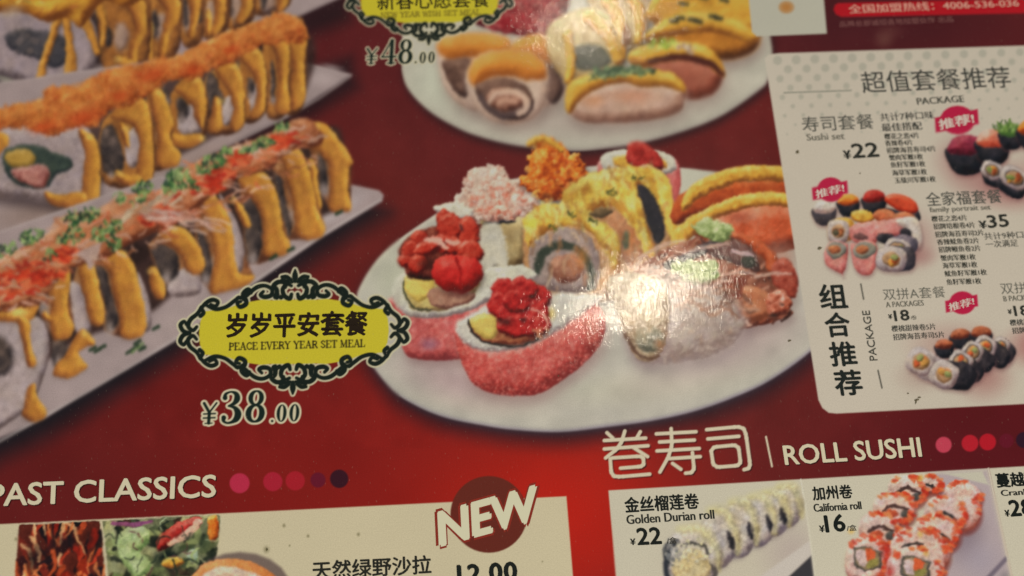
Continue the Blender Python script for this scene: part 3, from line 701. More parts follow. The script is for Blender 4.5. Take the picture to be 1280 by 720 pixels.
# ---------------------------------------------------------------- the large plate in the middle
def paint_plate_main():
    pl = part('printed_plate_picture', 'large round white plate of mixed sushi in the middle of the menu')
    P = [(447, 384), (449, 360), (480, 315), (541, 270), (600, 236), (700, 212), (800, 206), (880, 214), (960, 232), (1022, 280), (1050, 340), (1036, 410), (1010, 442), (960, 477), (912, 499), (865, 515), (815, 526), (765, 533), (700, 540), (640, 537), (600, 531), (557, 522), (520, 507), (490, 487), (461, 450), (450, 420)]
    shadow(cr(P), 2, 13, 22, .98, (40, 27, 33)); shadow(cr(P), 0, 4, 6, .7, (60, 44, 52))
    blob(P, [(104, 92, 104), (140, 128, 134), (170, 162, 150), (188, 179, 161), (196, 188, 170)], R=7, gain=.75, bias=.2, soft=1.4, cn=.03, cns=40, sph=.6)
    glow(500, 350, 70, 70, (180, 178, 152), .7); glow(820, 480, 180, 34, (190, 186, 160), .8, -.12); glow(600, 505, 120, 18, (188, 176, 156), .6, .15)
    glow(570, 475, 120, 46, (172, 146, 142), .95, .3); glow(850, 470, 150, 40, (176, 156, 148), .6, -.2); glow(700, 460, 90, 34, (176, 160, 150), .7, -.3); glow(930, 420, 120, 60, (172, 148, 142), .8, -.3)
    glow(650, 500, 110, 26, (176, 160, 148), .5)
    flat([(850, 216), (880, 213), (930, 222), (900, 236), (856, 262)], (184, 178, 158), True, 3, False)
    # crab salad ship
    part('printed_crab_salad_sushi', None, pl)
    blob([(602, 268), (640, 270), (668, 260), (662, 300), (654, 330), (620, 336), (606, 312)], [(80, 58, 36), (124, 98, 62), (160, 134, 90), (190, 166, 116), (208, 190, 150)], R=14, cn=.22, cns=12, stretch=(1, 2), soft=1.4)
    nori([(602, 282), (612, 276), (616, 300), (622, 330), (612, 330), (606, 310)], stops=[(50, 42, 38), (84, 70, 58), (112, 96, 78)], soft=2)
    nori(ell(626, 277, 18, 3, -.05), soft=1.8)
    m = [(548, 260), (566, 254), (574, 240), (582, 220), (584, 212), (604, 208), (622, 205), (632, 214), (640, 224), (652, 222), (656, 236), (668, 244), (674, 256), (662, 268), (640, 274), (600, 276), (580, 270), (560, 266)]
    blob(m, [(120, 76, 66), (170, 128, 112), (196, 168, 148), (208, 190, 170), (216, 204, 186)], R=12, amp=2.6, ns=7, cn=.22, cns=7, warp=3, soft=1)
    speck([(580, 250), (600, 236), (636, 230), (656, 240), (658, 262), (640, 272), (600, 272)], 120, (1.6, 4), [(196, 96, 74), (206, 124, 98), (186, 80, 58), (204, 158, 136)], 3, hl=(226, 200, 180), alpha=.75)
    speck(m, 170, (1.6, 4), [(210, 192, 174), (204, 176, 158), (188, 144, 126), (200, 130, 108)], 4, hl=(228, 218, 200), alpha=.7)
    blob([(542, 258), (566, 254), (590, 262), (588, 274), (566, 276), (550, 268)], WHITE, R=6, amp=1, cn=.15, soft=1.4)
    # fried nugget
    part('printed_fried_nugget', None, pl)
    m = [(648, 222), (657, 218), (660, 196), (668, 184), (661, 176), (672, 170), (690, 172), (704, 184), (712, 192), (722, 192), (730, 206), (737, 218), (734, 228), (714, 236), (704, 248), (690, 254), (676, 250), (662, 240), (650, 232)]
    blob(m, ORG, R=16, amp=3.2, ns=8, cn=.3, cns=8, warp=3, soft=1, sh=(2, 4, 6, .5))
    speck(m, 90, (1.8, 4.5), [(220, 150, 60), (204, 110, 40), (170, 70, 26), (226, 176, 84)], 13, hl=(232, 190, 110), alpha=.6)
    speck(ell(696, 215, 20, 26, .4), 40, (2, 4.5), [(168, 60, 24), (140, 46, 22), (196, 84, 34)], 17, alpha=.6)
    glow(683, 246, 12, 8, (96, 50, 34), .7)
    tube([(662, 180, 4), (674, 174, 4), (690, 178, 4), (702, 188, 3)], YEL, setid=False, soft=2)
    # pink roll at the back
    part('printed_pink_roll', None, pl)
    blob([(750, 200), (790, 204), (845, 200), (849, 250), (840, 290), (800, 280), (752, 230)], PINK, R=10, cn=.2, cns=6, stretch=(1, 2), bias=.12, soft=1.4)
    blob([(750, 200), (760, 190), (790, 186), (830, 190), (846, 204), (840, 216), (800, 222), (760, 218)], WHITE, R=7, amp=.8, cn=.12, soft=1.4)
    blob([(768, 196), (800, 192), (830, 200), (828, 212), (790, 214), (770, 208)], YEL, R=4, soft=2, bias=.05, setid=False)
    blob([(784, 186), (788, 178), (804, 178), (818, 188), (828, 200), (828, 212), (812, 214), (796, 212), (784, 202)], RED, R=10, amp=1.5, cn=.2, soft=1.4)
    # caterpillar of yellow rolls
    bodies = [[(796, 214), (826, 214), (840, 250), (846, 290), (842, 330), (816, 350), (800, 320)],
              [(740, 226), (790, 212), (812, 240), (820, 300), (816, 342), (780, 350), (760, 330), (740, 280)],
              [(656, 280), (690, 264), (740, 268), (768, 290), (778, 340), (772, 372), (700, 378), (660, 350)]]
    for B in bodies:
        part('printed_yellow_roll', None, pl)
        blob(B, [(104, 60, 36), (150, 96, 56), (184, 134, 88), (200, 160, 118), (208, 180, 146)], R=18, amp=1.4, ns=9, cn=.2, cns=9, stretch=(1, 2.2), soft=1.8, sh=(2, 6, 8, .5))
        if B is bodies[0]:
            nori([(800, 236), (810, 240), (824, 264), (828, 296), (820, 300), (812, 276), (804, 256)], soft=2)
        if B is bodies[1]:
            nori([(736, 266), (752, 258), (768, 262), (758, 272), (742, 272)], stops=[(66, 50, 36), (96, 74, 50), (130, 100, 66)], soft=2)
            blob([(756, 262), (780, 270), (800, 296), (806, 320), (790, 336), (770, 310)], [(120, 66, 40), (168, 106, 70), (190, 132, 92), (202, 156, 116)], R=12, cn=.2, stretch=(1, 2), setid=False, soft=2)
            nori(ell(782, 300, 5, 12, .1), soft=3, stops=[(70, 80, 60), (96, 100, 76)])
        if B is bodies[2]:
            blob([(662, 300), (690, 284), (730, 290), (748, 320), (744, 360), (700, 366), (668, 350)], [(98, 76, 74), (134, 112, 106), (160, 138, 128), (180, 160, 146)], R=12, cn=.2, amp=1, setid=False, soft=2)
            tube([(672, 340, 5), (678, 318, 6), (700, 306, 6), (724, 314, 5), (738, 336, 5), (738, 360, 4)], (56, 58, 48), flat_=True, soft=3, setid=False)
            blob(ell(708, 336, 22, 18), [(96, 50, 40), (140, 84, 64), (170, 116, 90), (190, 140, 112)], R=9, cn=.3, cns=8, setid=False, soft=2.5)
            tube([(690, 276, 3), (712, 272, 4), (730, 282, 4)], (90, 92, 50), flat_=True, soft=2, setid=False)
    for B in bodies:
        scatter(B, 40, (10, 26), (2, 5), [(196, 150, 110), (170, 104, 62), (120, 76, 50), (204, 170, 130), (150, 110, 80), (92, 70, 54)], (1.0, 2.0), int(B[0][0]), .4, soft=2.4, alpha=.45)
    OBJY = part('printed_yellow_cheese_topping', None, pl)
    m = [(656, 288), (654, 274), (676, 256), (700, 254), (704, 240), (728, 222), (744, 214), (790, 208), (820, 212), (836, 226), (842, 256), (846, 290), (838, 300), (828, 270), (812, 246), (800, 232), (800, 252), (812, 290), (818, 320), (810, 330), (800, 300), (786, 276), (764, 258), (744, 262), (740, 272), (760, 282), (772, 300), (776, 330), (768, 340), (756, 314), (738, 290), (712, 282), (690, 288), (668, 300), (660, 310)]
    blob(m, [(136, 82, 34), (178, 126, 50), (200, 162, 66), (208, 184, 90), (214, 200, 126)], R=13, amp=1.4, ns=9, cn=.5, cns=13, spec=.1, soft=2.2, stretch=(1, 1.6), rot=-.4)
    scatter(m, 110, (8, 22), (2, 5), [(212, 196, 100), (196, 140, 60), (176, 110, 50), (206, 178, 84), (160, 104, 56), (218, 206, 130)], (.6, 2.1), 88, .5, soft=2.4, alpha=.5)
    CUR[0] = OBJY
    nori([(797, 233), (808, 235), (822, 252), (831, 280), (829, 300), (820, 303), (811, 284), (803, 258)], soft=2.4)
    nori([(736, 268), (752, 260), (766, 264), (752, 272)], stops=[(66, 50, 36), (96, 74, 50), (130, 100, 66)], soft=2)
    for x, y in [(765, 240), (690, 284), (742, 276), (797, 224), (712, 270)]:
        scatter(ell(x, y, 8, 4), 6, (3, 7), (1.4, 2.4), [(96, 92, 40), (70, 70, 40)], (0, 3), x, soft=1.4)
    glow(752, 290, 20, 12, (224, 216, 110), .7, .9); glow(720, 232, 26, 10, (212, 202, 110), .6, -.5); glow(665, 278, 14, 10, (222, 200, 70), .5)
    glow(728, 322, 14, 22, (214, 130, 56), .5); glow(790, 300, 10, 24, (190, 106, 50), .5)
    # two yellow-topped nigiri, right
    part('printed_nigiri_sushi', None, pl)
    blob([(838, 268), (850, 244), (880, 232), (940, 226), (1000, 226), (1010, 250), (930, 262), (870, 270), (846, 282)], [(90, 30, 18), (140, 52, 26), (176, 76, 36), (196, 110, 62)], R=10, cn=.2, amp=1, soft=1.6)
    blob([(852, 254), (866, 230), (900, 214), (930, 207), (980, 208), (1010, 216), (1010, 228), (940, 226), (900, 236), (872, 250), (856, 264)], YEL, R=8, amp=1, ns=5, cn=.2, cns=6, soft=1.6)
    part('printed_nigiri_sushi', None, pl)
    blob([(850, 290), (900, 266), (960, 254), (1010, 256), (1014, 300), (960, 320), (900, 330), (880, 300)], [(90, 30, 18), (144, 52, 28), (182, 78, 44), (202, 120, 86), (206, 160, 132)], R=22, cn=.14, amp=1, cns=16, soft=1.6, sh=(0, -6, 6, .4))
    blob([(838, 316), (842, 288), (870, 268), (910, 248), (950, 240), (1000, 244), (1010, 254), (1004, 260), (950, 258), (910, 268), (880, 284), (862, 300), (848, 322)], YEL, R=8, amp=1, ns=5, cn=.18, cns=6, soft=1.6)
    glow(975, 320, 34, 34, (176, 124, 104), .7); glow(925, 272, 30, 14, (120, 40, 26), .5)
    # eel and shredded salad nigiri
    for k_, (Bp, st) in enumerate([([(784, 352), (810, 324), (850, 304), (900, 296), (950, 304), (985, 340), (992, 372), (960, 380), (900, 372), (840, 376), (796, 392)], EEL),
                      ([(880, 400), (900, 372), (940, 366), (980, 380), (990, 392), (970, 402), (940, 410), (905, 410)], [(80, 36, 28), (124, 64, 46), (160, 94, 70), (184, 128, 102), (200, 164, 140)])]):
        part('printed_eel_nigiri', None, pl)
        blob(Bp, st, R=13, amp=2.4, ns=8, cn=.32, cns=9, warp=2.5, soft=1.2, stretch=(1.6, 1), rot=-.3, sh=(2, 8, 10, .5, (120, 92, 90)))
        scatter(Bp, 130 if not k_ else 60, (6, 18), (1.6, 4), [(176, 120, 96), (140, 78, 58), (96, 50, 40), (196, 156, 136), (62, 36, 32), (150, 76, 52), (120, 64, 48)], (-.9, .6), 40 + k_, .5, soft=1.1)
    blob([(830, 330), (856, 318), (880, 304), (896, 300), (900, 306), (870, 322), (840, 338)], NORI, R=4, soft=2, amp=1, bias=.05)
    blob([(884, 306), (920, 302), (944, 312), (948, 340), (934, 336), (910, 326), (890, 320)], [(56, 34, 32), (88, 56, 52), (112, 76, 68), (132, 100, 90)], R=7, cn=.2, soft=2)
    blob(ell(936, 327, 9, 8), [(52, 50, 44), (76, 72, 60)], R=4, soft=2.5)
    tube([(916, 314, 2.5), (928, 316, 3), (940, 319, 2)], (178, 150, 148), flat_=True, soft=1.6, setid=False)
    tube([(912, 294, 4), (930, 298, 5), (948, 308, 7), (962, 322, 8), (966, 336, 7)], [(110, 40, 22), (166, 72, 40), (188, 96, 58), (204, 140, 100)], cn=.2, soft=2, sh=(1, 2, 3, .4))
    blob([(966, 330), (980, 322), (992, 332), (998, 352), (994, 372), (978, 366), (964, 350)], [(90, 30, 22), (140, 54, 40), (172, 84, 64), (196, 126, 106)], R=8, amp=1.6, cn=.25, soft=1.8)
    tube([(908, 356, 3), (918, 350, 4), (930, 354, 4), (924, 368, 4), (912, 370, 3)], (120, 58, 44), flat_=True, soft=2, setid=False)
    blob([(928, 362), (946, 358), (966, 372), (968, 388), (950, 400), (932, 396)], [(110, 54, 34), (160, 88, 58), (182, 116, 80), (198, 150, 116)], R=9, soft=1.8, cn=.15, spec=.3)
    blob([(958, 372), (976, 362), (988, 374), (990, 382), (978, 392), (962, 394)], [(80, 30, 22), (160, 74, 50), (196, 120, 94), (216, 178, 158)], R=7, amp=2, cn=.35, cns=6, soft=1.5)
    for g_ in [[(800, 322, 2), (826, 308, 3), (856, 300, 2)], [(852, 318, 1.5), (884, 308, 2.5), (910, 304, 1.5)], [(900, 344, 1.5), (926, 340, 2), (950, 344, 1.5)], [(944, 346, 2), (968, 342, 2.4), (988, 343, 1.5)], [(886, 362, 1.5), (902, 352, 2), (914, 352, 1.4)]]:
        tube(g_, (204, 170, 152), flat_=True, soft=1.8, setid=False, alpha=.7)
    glow(966, 394, 8, 5, (50, 30, 26), .9); glow(978, 380, 5, 4, (50, 36, 30), .8)
    part('printed_wasabi', None, pl)
    for x, y, a, b in [(888, 286, 22, 13), (902, 292, 13, 10), (910, 286, 8, 8), (872, 340, 26, 15), (852, 336, 16, 9), (886, 334, 12, 10)]:
        blob(ell(x, y, a, b, .1), [(92, 104, 58), (128, 142, 82), (152, 162, 104), (172, 178, 124), (192, 194, 150)], R=7, amp=3, ns=5, cn=.4, cns=6, warp=3, soft=1.6)
    # crumbly pale roll in the lower right of the plate
    part('printed_crumbed_roll', None, pl)
    m = [(786, 360), (830, 350), (880, 356), (920, 380), (930, 410), (900, 440), (850, 452), (800, 452), (782, 420)]
    blob(m, [(136, 112, 104), (154, 132, 122), (166, 146, 136), (176, 158, 146), (186, 170, 156)], R=30, amp=.9, ns=7, cn=.35, cns=12, warp=2, soft=10, sh=(4, 10, 16, .45, (130, 108, 112)))
    scatter(m, 130, (5, 14), (1.6, 3.6), [(176, 158, 138), (152, 132, 118), (190, 176, 156), (146, 126, 118), (166, 130, 108)], (.2, 2.8), 23, .6, soft=2.2, alpha=.45)
    scatter([(840, 360), (880, 348), (930, 362), (944, 392), (900, 400), (856, 388)], 46, (8, 22), (2, 5), [(128, 82, 64), (160, 116, 94), (96, 62, 52), (180, 140, 118), (146, 92, 66)], (-.6, .8), 66, .6, soft=2.2, alpha=.6)
    part('printed_crumbed_roll', None, pl)
    m = [(758, 352), (786, 340), (826, 350), (836, 380), (834, 420), (824, 444), (806, 452), (790, 438), (776, 408), (770, 386)]
    blob(m, [(110, 80, 60), (146, 118, 92), (170, 144, 114), (188, 166, 136), (200, 184, 156)], R=14, amp=1.4, cn=.4, cns=9, warp=1.5, soft=1.6, sh=(3, 8, 12, .5, (130, 106, 108)))
    tube([(772, 392, 1.2), (780, 416, 1.6), (796, 440, 1.8), (812, 448, 1.6), (824, 444, 1.2)], (96, 66, 52), flat_=True, soft=1.4, setid=False)
    blob(ell(812, 424, 18, 16, .2), [(70, 66, 54), (112, 104, 84), (150, 134, 108), (176, 150, 118)], R=9, cn=.35, cns=7, soft=3, setid=False)
    glow(824, 430, 10, 12, (176, 116, 76), .7); glow(790, 400, 14, 12, (186, 150, 110), .6)
    # tomato-rose ship
    ship = part('printed_pink_roll', 'pink-sided roll with cherry tomato topping touching the plaque, behind the other pink roll', pl)
    blob([(490, 372), (500, 400), (505, 440), (530, 450), (580, 448), (600, 430), (655, 360), (660, 340), (600, 380)], PINK, R=14, amp=1, ns=4, cn=.22, cns=6, soft=1.6, sh=(3, 7, 9, .5, (130, 92, 92)))
    glow(536, 430, 18, 12, (124, 84, 110), .6); glow(575, 400, 20, 26, (178, 60, 60), .4)
    blob([(490, 372), (494, 350), (506, 340), (540, 334), (600, 334), (650, 332), (672, 344), (650, 360), (610, 378), (584, 390), (540, 398), (508, 394)], WHITE, R=8, amp=.9, ns=4, cn=.12, cns=7, soft=1.6)
    blob([(504, 348), (530, 340), (560, 356), (600, 352), (588, 372), (560, 386), (528, 390), (510, 380)], [(120, 92, 60), (168, 140, 84), (196, 178, 110), (206, 196, 146)], R=6, cn=.2, soft=1.6, setid=False)
    blob([(505, 350), (526, 341), (541, 347), (540, 366), (524, 378), (509, 366)], EGG, R=6, soft=1.4, cn=.08, spec=.3, setid=False)
    tube([(504, 352, 1.2), (508, 372, 1.3), (520, 386, 1.3), (538, 388, 1.2)], (70, 68, 50), flat_=True, soft=1, setid=False)
    blob([(540, 360), (590, 366), (586, 378), (558, 386), (538, 380)], [(100, 60, 50), (150, 104, 84), (180, 140, 110)], R=5, cn=.3, setid=False, soft=1.6)
    part('printed_tomato_rose_sushi', None, pl)
    blob([(498, 312), (506, 330), (510, 346), (540, 350), (590, 340), (612, 316), (600, 280), (560, 280), (520, 290)], [(40, 18, 16), (84, 34, 28), (120, 52, 40), (150, 80, 62)], R=12, amp=2, cn=.35, soft=2)
    flat([(600, 286), (622, 278), (632, 300), (634, 334), (618, 332), (600, 340), (590, 326)], (186, 176, 156), True, 3)
    for (x, y, a, b, r) in [(553, 272, 8, 11, 0.2), (524, 298, 11, 10, 0), (513, 312, 10, 12, .3), (506, 326, 9, 8, 0), (562, 284, 17, 18, 0), (586, 290, 13, 20, -.2), (560, 306, 24, 12, .2), (588, 314, 16, 14, .2), (536, 308, 22, 9, -.4), (522, 330, 12, 12, .2), (576, 328, 16, 10, 0)]:
        blob(ell(x, y, a, b, r), [(70, 16, 14), (128, 30, 22), (168, 48, 34), (190, 78, 58), (222, 160, 140)], R=6, amp=.8, cn=.16, soft=1.3, spec=.4, sh=(1, 2, 3, .6, (50, 16, 14)), warp=1)
    for p in [[(530, 300, 2), (545, 300, 4), (558, 310, 2.4)], [(558, 300, 2), (566, 304, 3), (574, 302, 2)]]:
        tube(p, (206, 150, 130), flat_=True, soft=2, setid=False)
    glow(536, 330, 22, 14, (60, 26, 22), .85); glow(577, 286, 4, 8, (60, 36, 40), .8)
    part('printed_cherry_tomato', None, pl)
    blob([(540, 338), (546, 324), (560, 318), (580, 320), (596, 324), (604, 340), (598, 356), (582, 366), (562, 364), (546, 356)], [(84, 14, 14), (146, 26, 22), (184, 38, 34), (200, 60, 50), (222, 140, 120)], R=18, amp=1, cn=.1, soft=1.4, spec=.35, sh=(2, 4, 5, .5))
    tube([(570, 322, 1.6), (576, 340, 1.2), (576, 360, 1)], (130, 20, 20), flat_=True, soft=2, setid=False)
    glow(572, 366, 20, 9, (110, 50, 44), .6)
    # front pink roll
    part('printed_pink_roll', 'pink-sided roll with red flower topping standing nearest the front of the plate', pl)
    side = [(571, 410), (573, 440), (581, 462), (592, 480), (612, 491), (642, 495), (674, 492), (702, 476), (728, 456), (748, 434), (756, 414), (755, 394), (747, 382), (734, 378), (700, 400), (620, 430)]
    blob(side, [(120, 40, 38), (162, 58, 52), (184, 78, 70), (198, 112, 100), (206, 156, 144)], R=24, amp=.9, ns=4, cn=.22, cns=5, soft=1.5, sh=(4, 9, 12, .55, (140, 104, 100)))
    speck(side, 620, (1.2, 2.4), [(196, 72, 64), (206, 96, 84), (176, 46, 42), (212, 130, 116), (160, 40, 40)], 51, hl=(216, 150, 132), alpha=.32)
    glow(740, 410, 18, 30, (158, 80, 60), .5)
    top = [(570, 410), (574, 400), (596, 390), (620, 376), (660, 368), (712, 366), (748, 368), (753, 373), (742, 382), (726, 394), (704, 410), (680, 424), (650, 436), (618, 440), (594, 436), (578, 426)]
    blob(top, [(130, 112, 108), (168, 156, 146), (190, 180, 164), (202, 194, 178), (210, 204, 190)], R=9, amp=1.1, ns=4, cn=.12, cns=5, soft=3.6)
    speck(top, 130, (1.4, 2.4), [(206, 200, 184), (186, 176, 160)], 52, hl=(220, 214, 200), alpha=.5)
    blob([(586, 404), (604, 394), (640, 390), (680, 388), (688, 400), (676, 418), (652, 430), (616, 430), (594, 420)], [(90, 40, 30), (136, 72, 48), (176, 116, 76), (200, 160, 100)], R=6, cn=.3, cns=6, soft=1.6, setid=False)
    blob([(587, 402), (602, 393), (618, 395), (622, 412), (616, 424), (598, 418)], EGG, R=6, soft=1.4, spec=.3, setid=False)
    tube([(586, 400, 1.2), (590, 414, 1.4), (604, 426, 1.5), (624, 431, 1.4), (650, 432, 1.2), (674, 422, 1.2), (684, 408, 1)], (46, 36, 34), flat_=True, soft=1, setid=False)
    part('printed_red_flower_topping', None, pl)
    for (x, y, a, b, r) in [(672, 372, 17, 16, .2), (630, 362, 16, 14, -.2), (655, 360, 17, 14, .3), (624, 380, 14, 16, 0), (640, 392, 20, 14, 0), (668, 390, 18, 14, .2), (650, 408, 28, 14, 0), (676, 406, 12, 12, 0), (645, 376, 18, 14, .2)]:
        blob(ell(x, y, a, b, r), [(62, 12, 14), (120, 20, 22), (166, 34, 32), (186, 60, 52), (206, 120, 100)], R=6, amp=1.6, ns=5, cn=.2, cns=6, soft=1.4, spec=.15, sh=(1, 2, 3, .5, (50, 14, 16)), warp=1.4)
    glow(632, 402, 16, 9, (70, 22, 22), .9); glow(654, 400, 8, 5, (50, 24, 24), .8)
    tube([(664, 386, 1), (676, 392, 1.6), (684, 402, 1.4), (682, 410, 1)], (206, 150, 130), flat_=True, soft=1.2, setid=False)
    speck(ell(676, 412, 12, 10), 14, (1.5, 3), [(206, 150, 110), (190, 110, 80)], 53)
    glow(690, 392, 8, 12, (206, 176, 96), .8)


# ---------------------------------------------------------------- cards, stickers, plaques and drawn lettering
CARD = (188, 175, 157)
CREAM = (198, 185, 157)
INKB = (34, 30, 26)


def sticker(cx, cy, rx, ry, x0, x1, h, parent):
    """crimson round sticker with a tilted strip that reads as two characters and an exclamation mark"""
    part('printed_recommendation_sticker', None, parent)
    flat(ell(cx, cy, rx, ry), (172, 32, 62), False, 1.1)
    a = -.2; ca, sa = math.cos(a), math.sin(a); w = (x1 - x0) / 2
    q = [(cx - 1 + u * ca - v * sa - .12 * v, cy + u * sa + v * ca + 1) for u, v in [(-w, -h), (w, -h), (w, h), (-w, h)]]
    flat(q, (172, 32, 62), False, 1.0)
    return a


def paint_cards():
    # ---- the package card, right
    c = part('printed_package_card', 'white rounded card of sushi packages in the upper right')
    flat([(957, 80), (956, 73), (961, 68), (975, 66.5), (1280, 57), (1400, 53), (1400, 498), (1280, 505), (1046, 517), (1036, 516), (1028, 510), (1023, 500)], CARD, soft=1.1)
    w = win(950, 50, 1400, 150); sl, X, Y = w
    for r in range(9):
        for k in range(22):
            x = 972 + k * 23.3 + (r % 2) * 11.6 + r * 1.5; y = 75.5 + r * 11.6 - (x - 972) * .034
            q = 5.6 - r * .55 - max(0, (x - 1080)) * .004
            if q > .8 and x < 1360:
                ww = win(x - 8, y - 8, x + 8, y + 8)
                if ww:
                    put(ww[0], np.array((164, 157, 140), np.float32), sstep(q + 1.6, q - 1.6, np.hypot(ww[1] - x, ww[2] - y)) * .85, False)
    tube([(980, 116), (1064, 113)], (120, 118, 104), .7, flat_=True, soft=.8, setid=False)
    tube([(1076, 355), (1079.5, 374)], (60, 56, 48), .8, flat_=True, soft=.8, setid=False)
    tube([(1097.5, 463), (1102.5, 485)], (60, 56, 48), .8, flat_=True, soft=.8, setid=False)
    # picture of the 22 yuan set
    s1 = c; CUR[0] = c
    for g in [(1200, 200, 46, 44, (150, 96, 92), .55), (1240, 226, 70, 40, (146, 84, 82), .6), (1270, 240, 60, 34, (158, 104, 98), .7), (1330, 210, 70, 60, (150, 90, 88), .7)]:
        glow(*g)
    def hosomaki(x, y, q, par, seed, name='printed_ship_sushi', topc=RED, st=NORI):
        part(name, None, par)
        blob([(x - q, y - q * .5), (x + q, y - q * .6), (x + q * .95, y + q * .6), (x + q * .3, y + q), (x - q * .5, y + q * .9), (x - q * .95, y + q * .3)], st, R=q * .7, cn=.2, soft=1.2, sh=(1, 3, 5, .5, (110, 60, 60)))
        blob([(x - q, y - q * .4), (x - q * .6, y - q * 1.05), (x + q * .2, y - q * 1.2), (x + q * .9, y - q * .9), (x + q, y - q * .4), (x + q * .3, y - q * .1), (x - q * .5, y - q * .1)], topc, R=q * .5, amp=1, ns=4, cn=.2, soft=1.2)
    hosomaki(1207, 196, 23, s1, 1, topc=[(70, 20, 30), (110, 34, 48), (146, 50, 66), (176, 90, 96)])
    hosomaki(1240, 186, 20, s1, 2, topc=[(150, 50, 34), (190, 86, 62), (206, 132, 106), (214, 180, 160)])
    hosomaki(1264, 172, 15, s1, 3, topc=[(60, 84, 40), (96, 124, 54), (128, 152, 84), (150, 168, 104)])
    scatter(ell(1258, 158, 16, 7), 30, (3, 8), (1.4, 2.4), [(88, 114, 52), (116, 140, 70), (64, 84, 44)], (-2.4, -.6), 5, soft=1)
    hosomaki(1290, 170, 18, s1, 4, topc=ORG)
    def cutroll(x, y, rx, ry, par, rot=0, side=NORI, dx=10, dy=6, fill=((190, 100, 40), (204, 140, 60), (150, 70, 40), (120, 130, 70)), seed=0, nring=True):
        part('printed_cut_roll', None, par)
        F = ell(0, 0, 1, 1); F = np.sign(F) * np.abs(F) ** .72; co_, si_ = math.cos(rot), math.sin(rot)
        F = np.stack([x + F[:, 0] * rx * co_ - F[:, 1] * ry * si_, y + F[:, 0] * rx * si_ + F[:, 1] * ry * co_], 1) * 1.0
        B = np.concatenate([F, F + np.array([dx, dy])])
        # hull of the face and its copy: the side of the roll
        c0 = B.mean(0); th = np.arctan2(B[:, 1] - c0[1], B[:, 0] - c0[0]); hull = []
        for t in np.linspace(-math.pi, math.pi, 25)[:-1]:
            v = np.array([math.cos(t), math.sin(t)]); hull.append(B[np.argmax((B - c0) @ v)])
        hull = np.array([hull[i] for i in range(len(hull)) if i == 0 or np.abs(hull[i] - hull[i - 1]).sum() > .3])
        blob(hull, side, R=rx * .5, smooth=False, cn=.25, cns=6, soft=1.1, sh=(1, 3, 5, .5, (110, 70, 70)))
        blob(F, [(110, 86, 86), (158, 138, 132), (182, 166, 156), (200, 186, 174)], R=rx * .4, cn=.12, cns=4, amp=.8, soft=1.1)
        if nring: blob(ell(x, y, rx * .68, ry * .68, rot), NORI, R=3, soft=1.3, setid=False, bias=.1)
        blob(ell(x, y, rx * .6, ry * .6, rot), [(110, 76, 50), (166, 126, 90), (192, 156, 120)], R=4, soft=1.2, setid=False, cn=.2)
        r = np.random.RandomState(seed + 5)
        for k in range(4):
            a = r.uniform(0, 6.3)
            blob(ell(x + math.cos(a) * rx * .26, y + math.sin(a) * ry * .26, rx * .3, ry * .24, r.uniform(0, 3)), [np.array(fill[k]) * .55, np.array(fill[k]) * .85, fill[k], np.array(fill[k]) * 1.12], R=3, soft=1.1, setid=False)
    cutroll(1240, 213, 14, 11, s1, .4, dx=3, dy=10, seed=1); cutroll(1268, 222, 19, 13, s1, .5, dx=-3, dy=11, seed=2); cutroll(1310, 216, 19, 14, s1, .5, dx=3, dy=10, seed=3)
    # the family set
    s2 = c; CUR[0] = c
    for g in [(1140, 300, 46, 50, (158, 110, 104), .6), (1075, 250, 30, 16, (168, 140, 126), .3), (1150, 320, 30, 20, (150, 96, 92), .5)]:
        glow(*g)
    W3 = [(150, 120, 110), (182, 164, 150), (200, 188, 172), (210, 200, 184)]
    hosomaki(1030, 268, 14, s2, 5, topc=W3, st=[(50, 40, 44), (70, 60, 64), (96, 84, 86)])
    hosomaki(1060, 258, 13, s2, 6, topc=ORG); hosomaki(1092, 254, 14, s2, 7, topc=RED)
    part('printed_ship_sushi', None, s2)
    blob([(1106, 250), (1112, 243), (1130, 244), (1144, 252), (1148, 264), (1140, 268), (1120, 262)], [(110, 30, 20), (170, 50, 30), (200, 80, 50), (216, 150, 120)], R=6, spec=.5, soft=1.1)
    blob([(1108, 260), (1140, 268), (1148, 264), (1149, 276), (1120, 274)], NORI, R=4, soft=1.2)
    for k_, (x, y) in enumerate([(1078, 271), (1106, 270), (1130, 274)]):
        part('printed_nigiri_sushi', None, s2)
        blob(ell(x, y, 15, 9, .15), YEL if k_ == 0 else [(120, 50, 30), (176, 84, 54), (196, 120, 80), (210, 160, 130)], R=6, cn=.2, amp=.8, soft=1.1)
    cutroll(1048, 289, 14, 15, s2, 0, side=YEL, dx=6, dy=-2, nring=False, fill=((150, 80, 50), (120, 70, 50), (170, 100, 60), (90, 80, 60)), seed=4)
    P4 = [(140, 60, 56), (186, 104, 96), (200, 136, 124), (208, 168, 156)]
    for (q, nm) in [([(1062, 284), (1080, 278), (1110, 276), (1100, 290), (1094, 304), (1076, 306), (1064, 298)], 1), ([(1094, 284), (1120, 272), (1142, 276), (1136, 290), (1120, 296), (1100, 300)], 2), ([(1120, 276), (1144, 272), (1152, 290), (1152, 306), (1146, 310), (1136, 290)], 3)]:
        part('printed_nigiri_sushi', None, s2)
        blob(q, P4 if nm < 3 else W3, R=7, cn=.16, amp=.8, soft=1.1, sh=(1, 3, 4, .5, (90, 60, 60)))
    nori(ell(1108, 298, 12, 7, .1), soft=1.8); nori(ell(1132, 291, 8, 6, .3), soft=1.8); nori(ell(1076, 296, 9, 4, .1), soft=1.8, stops=[(80, 50, 50), (120, 80, 76)])
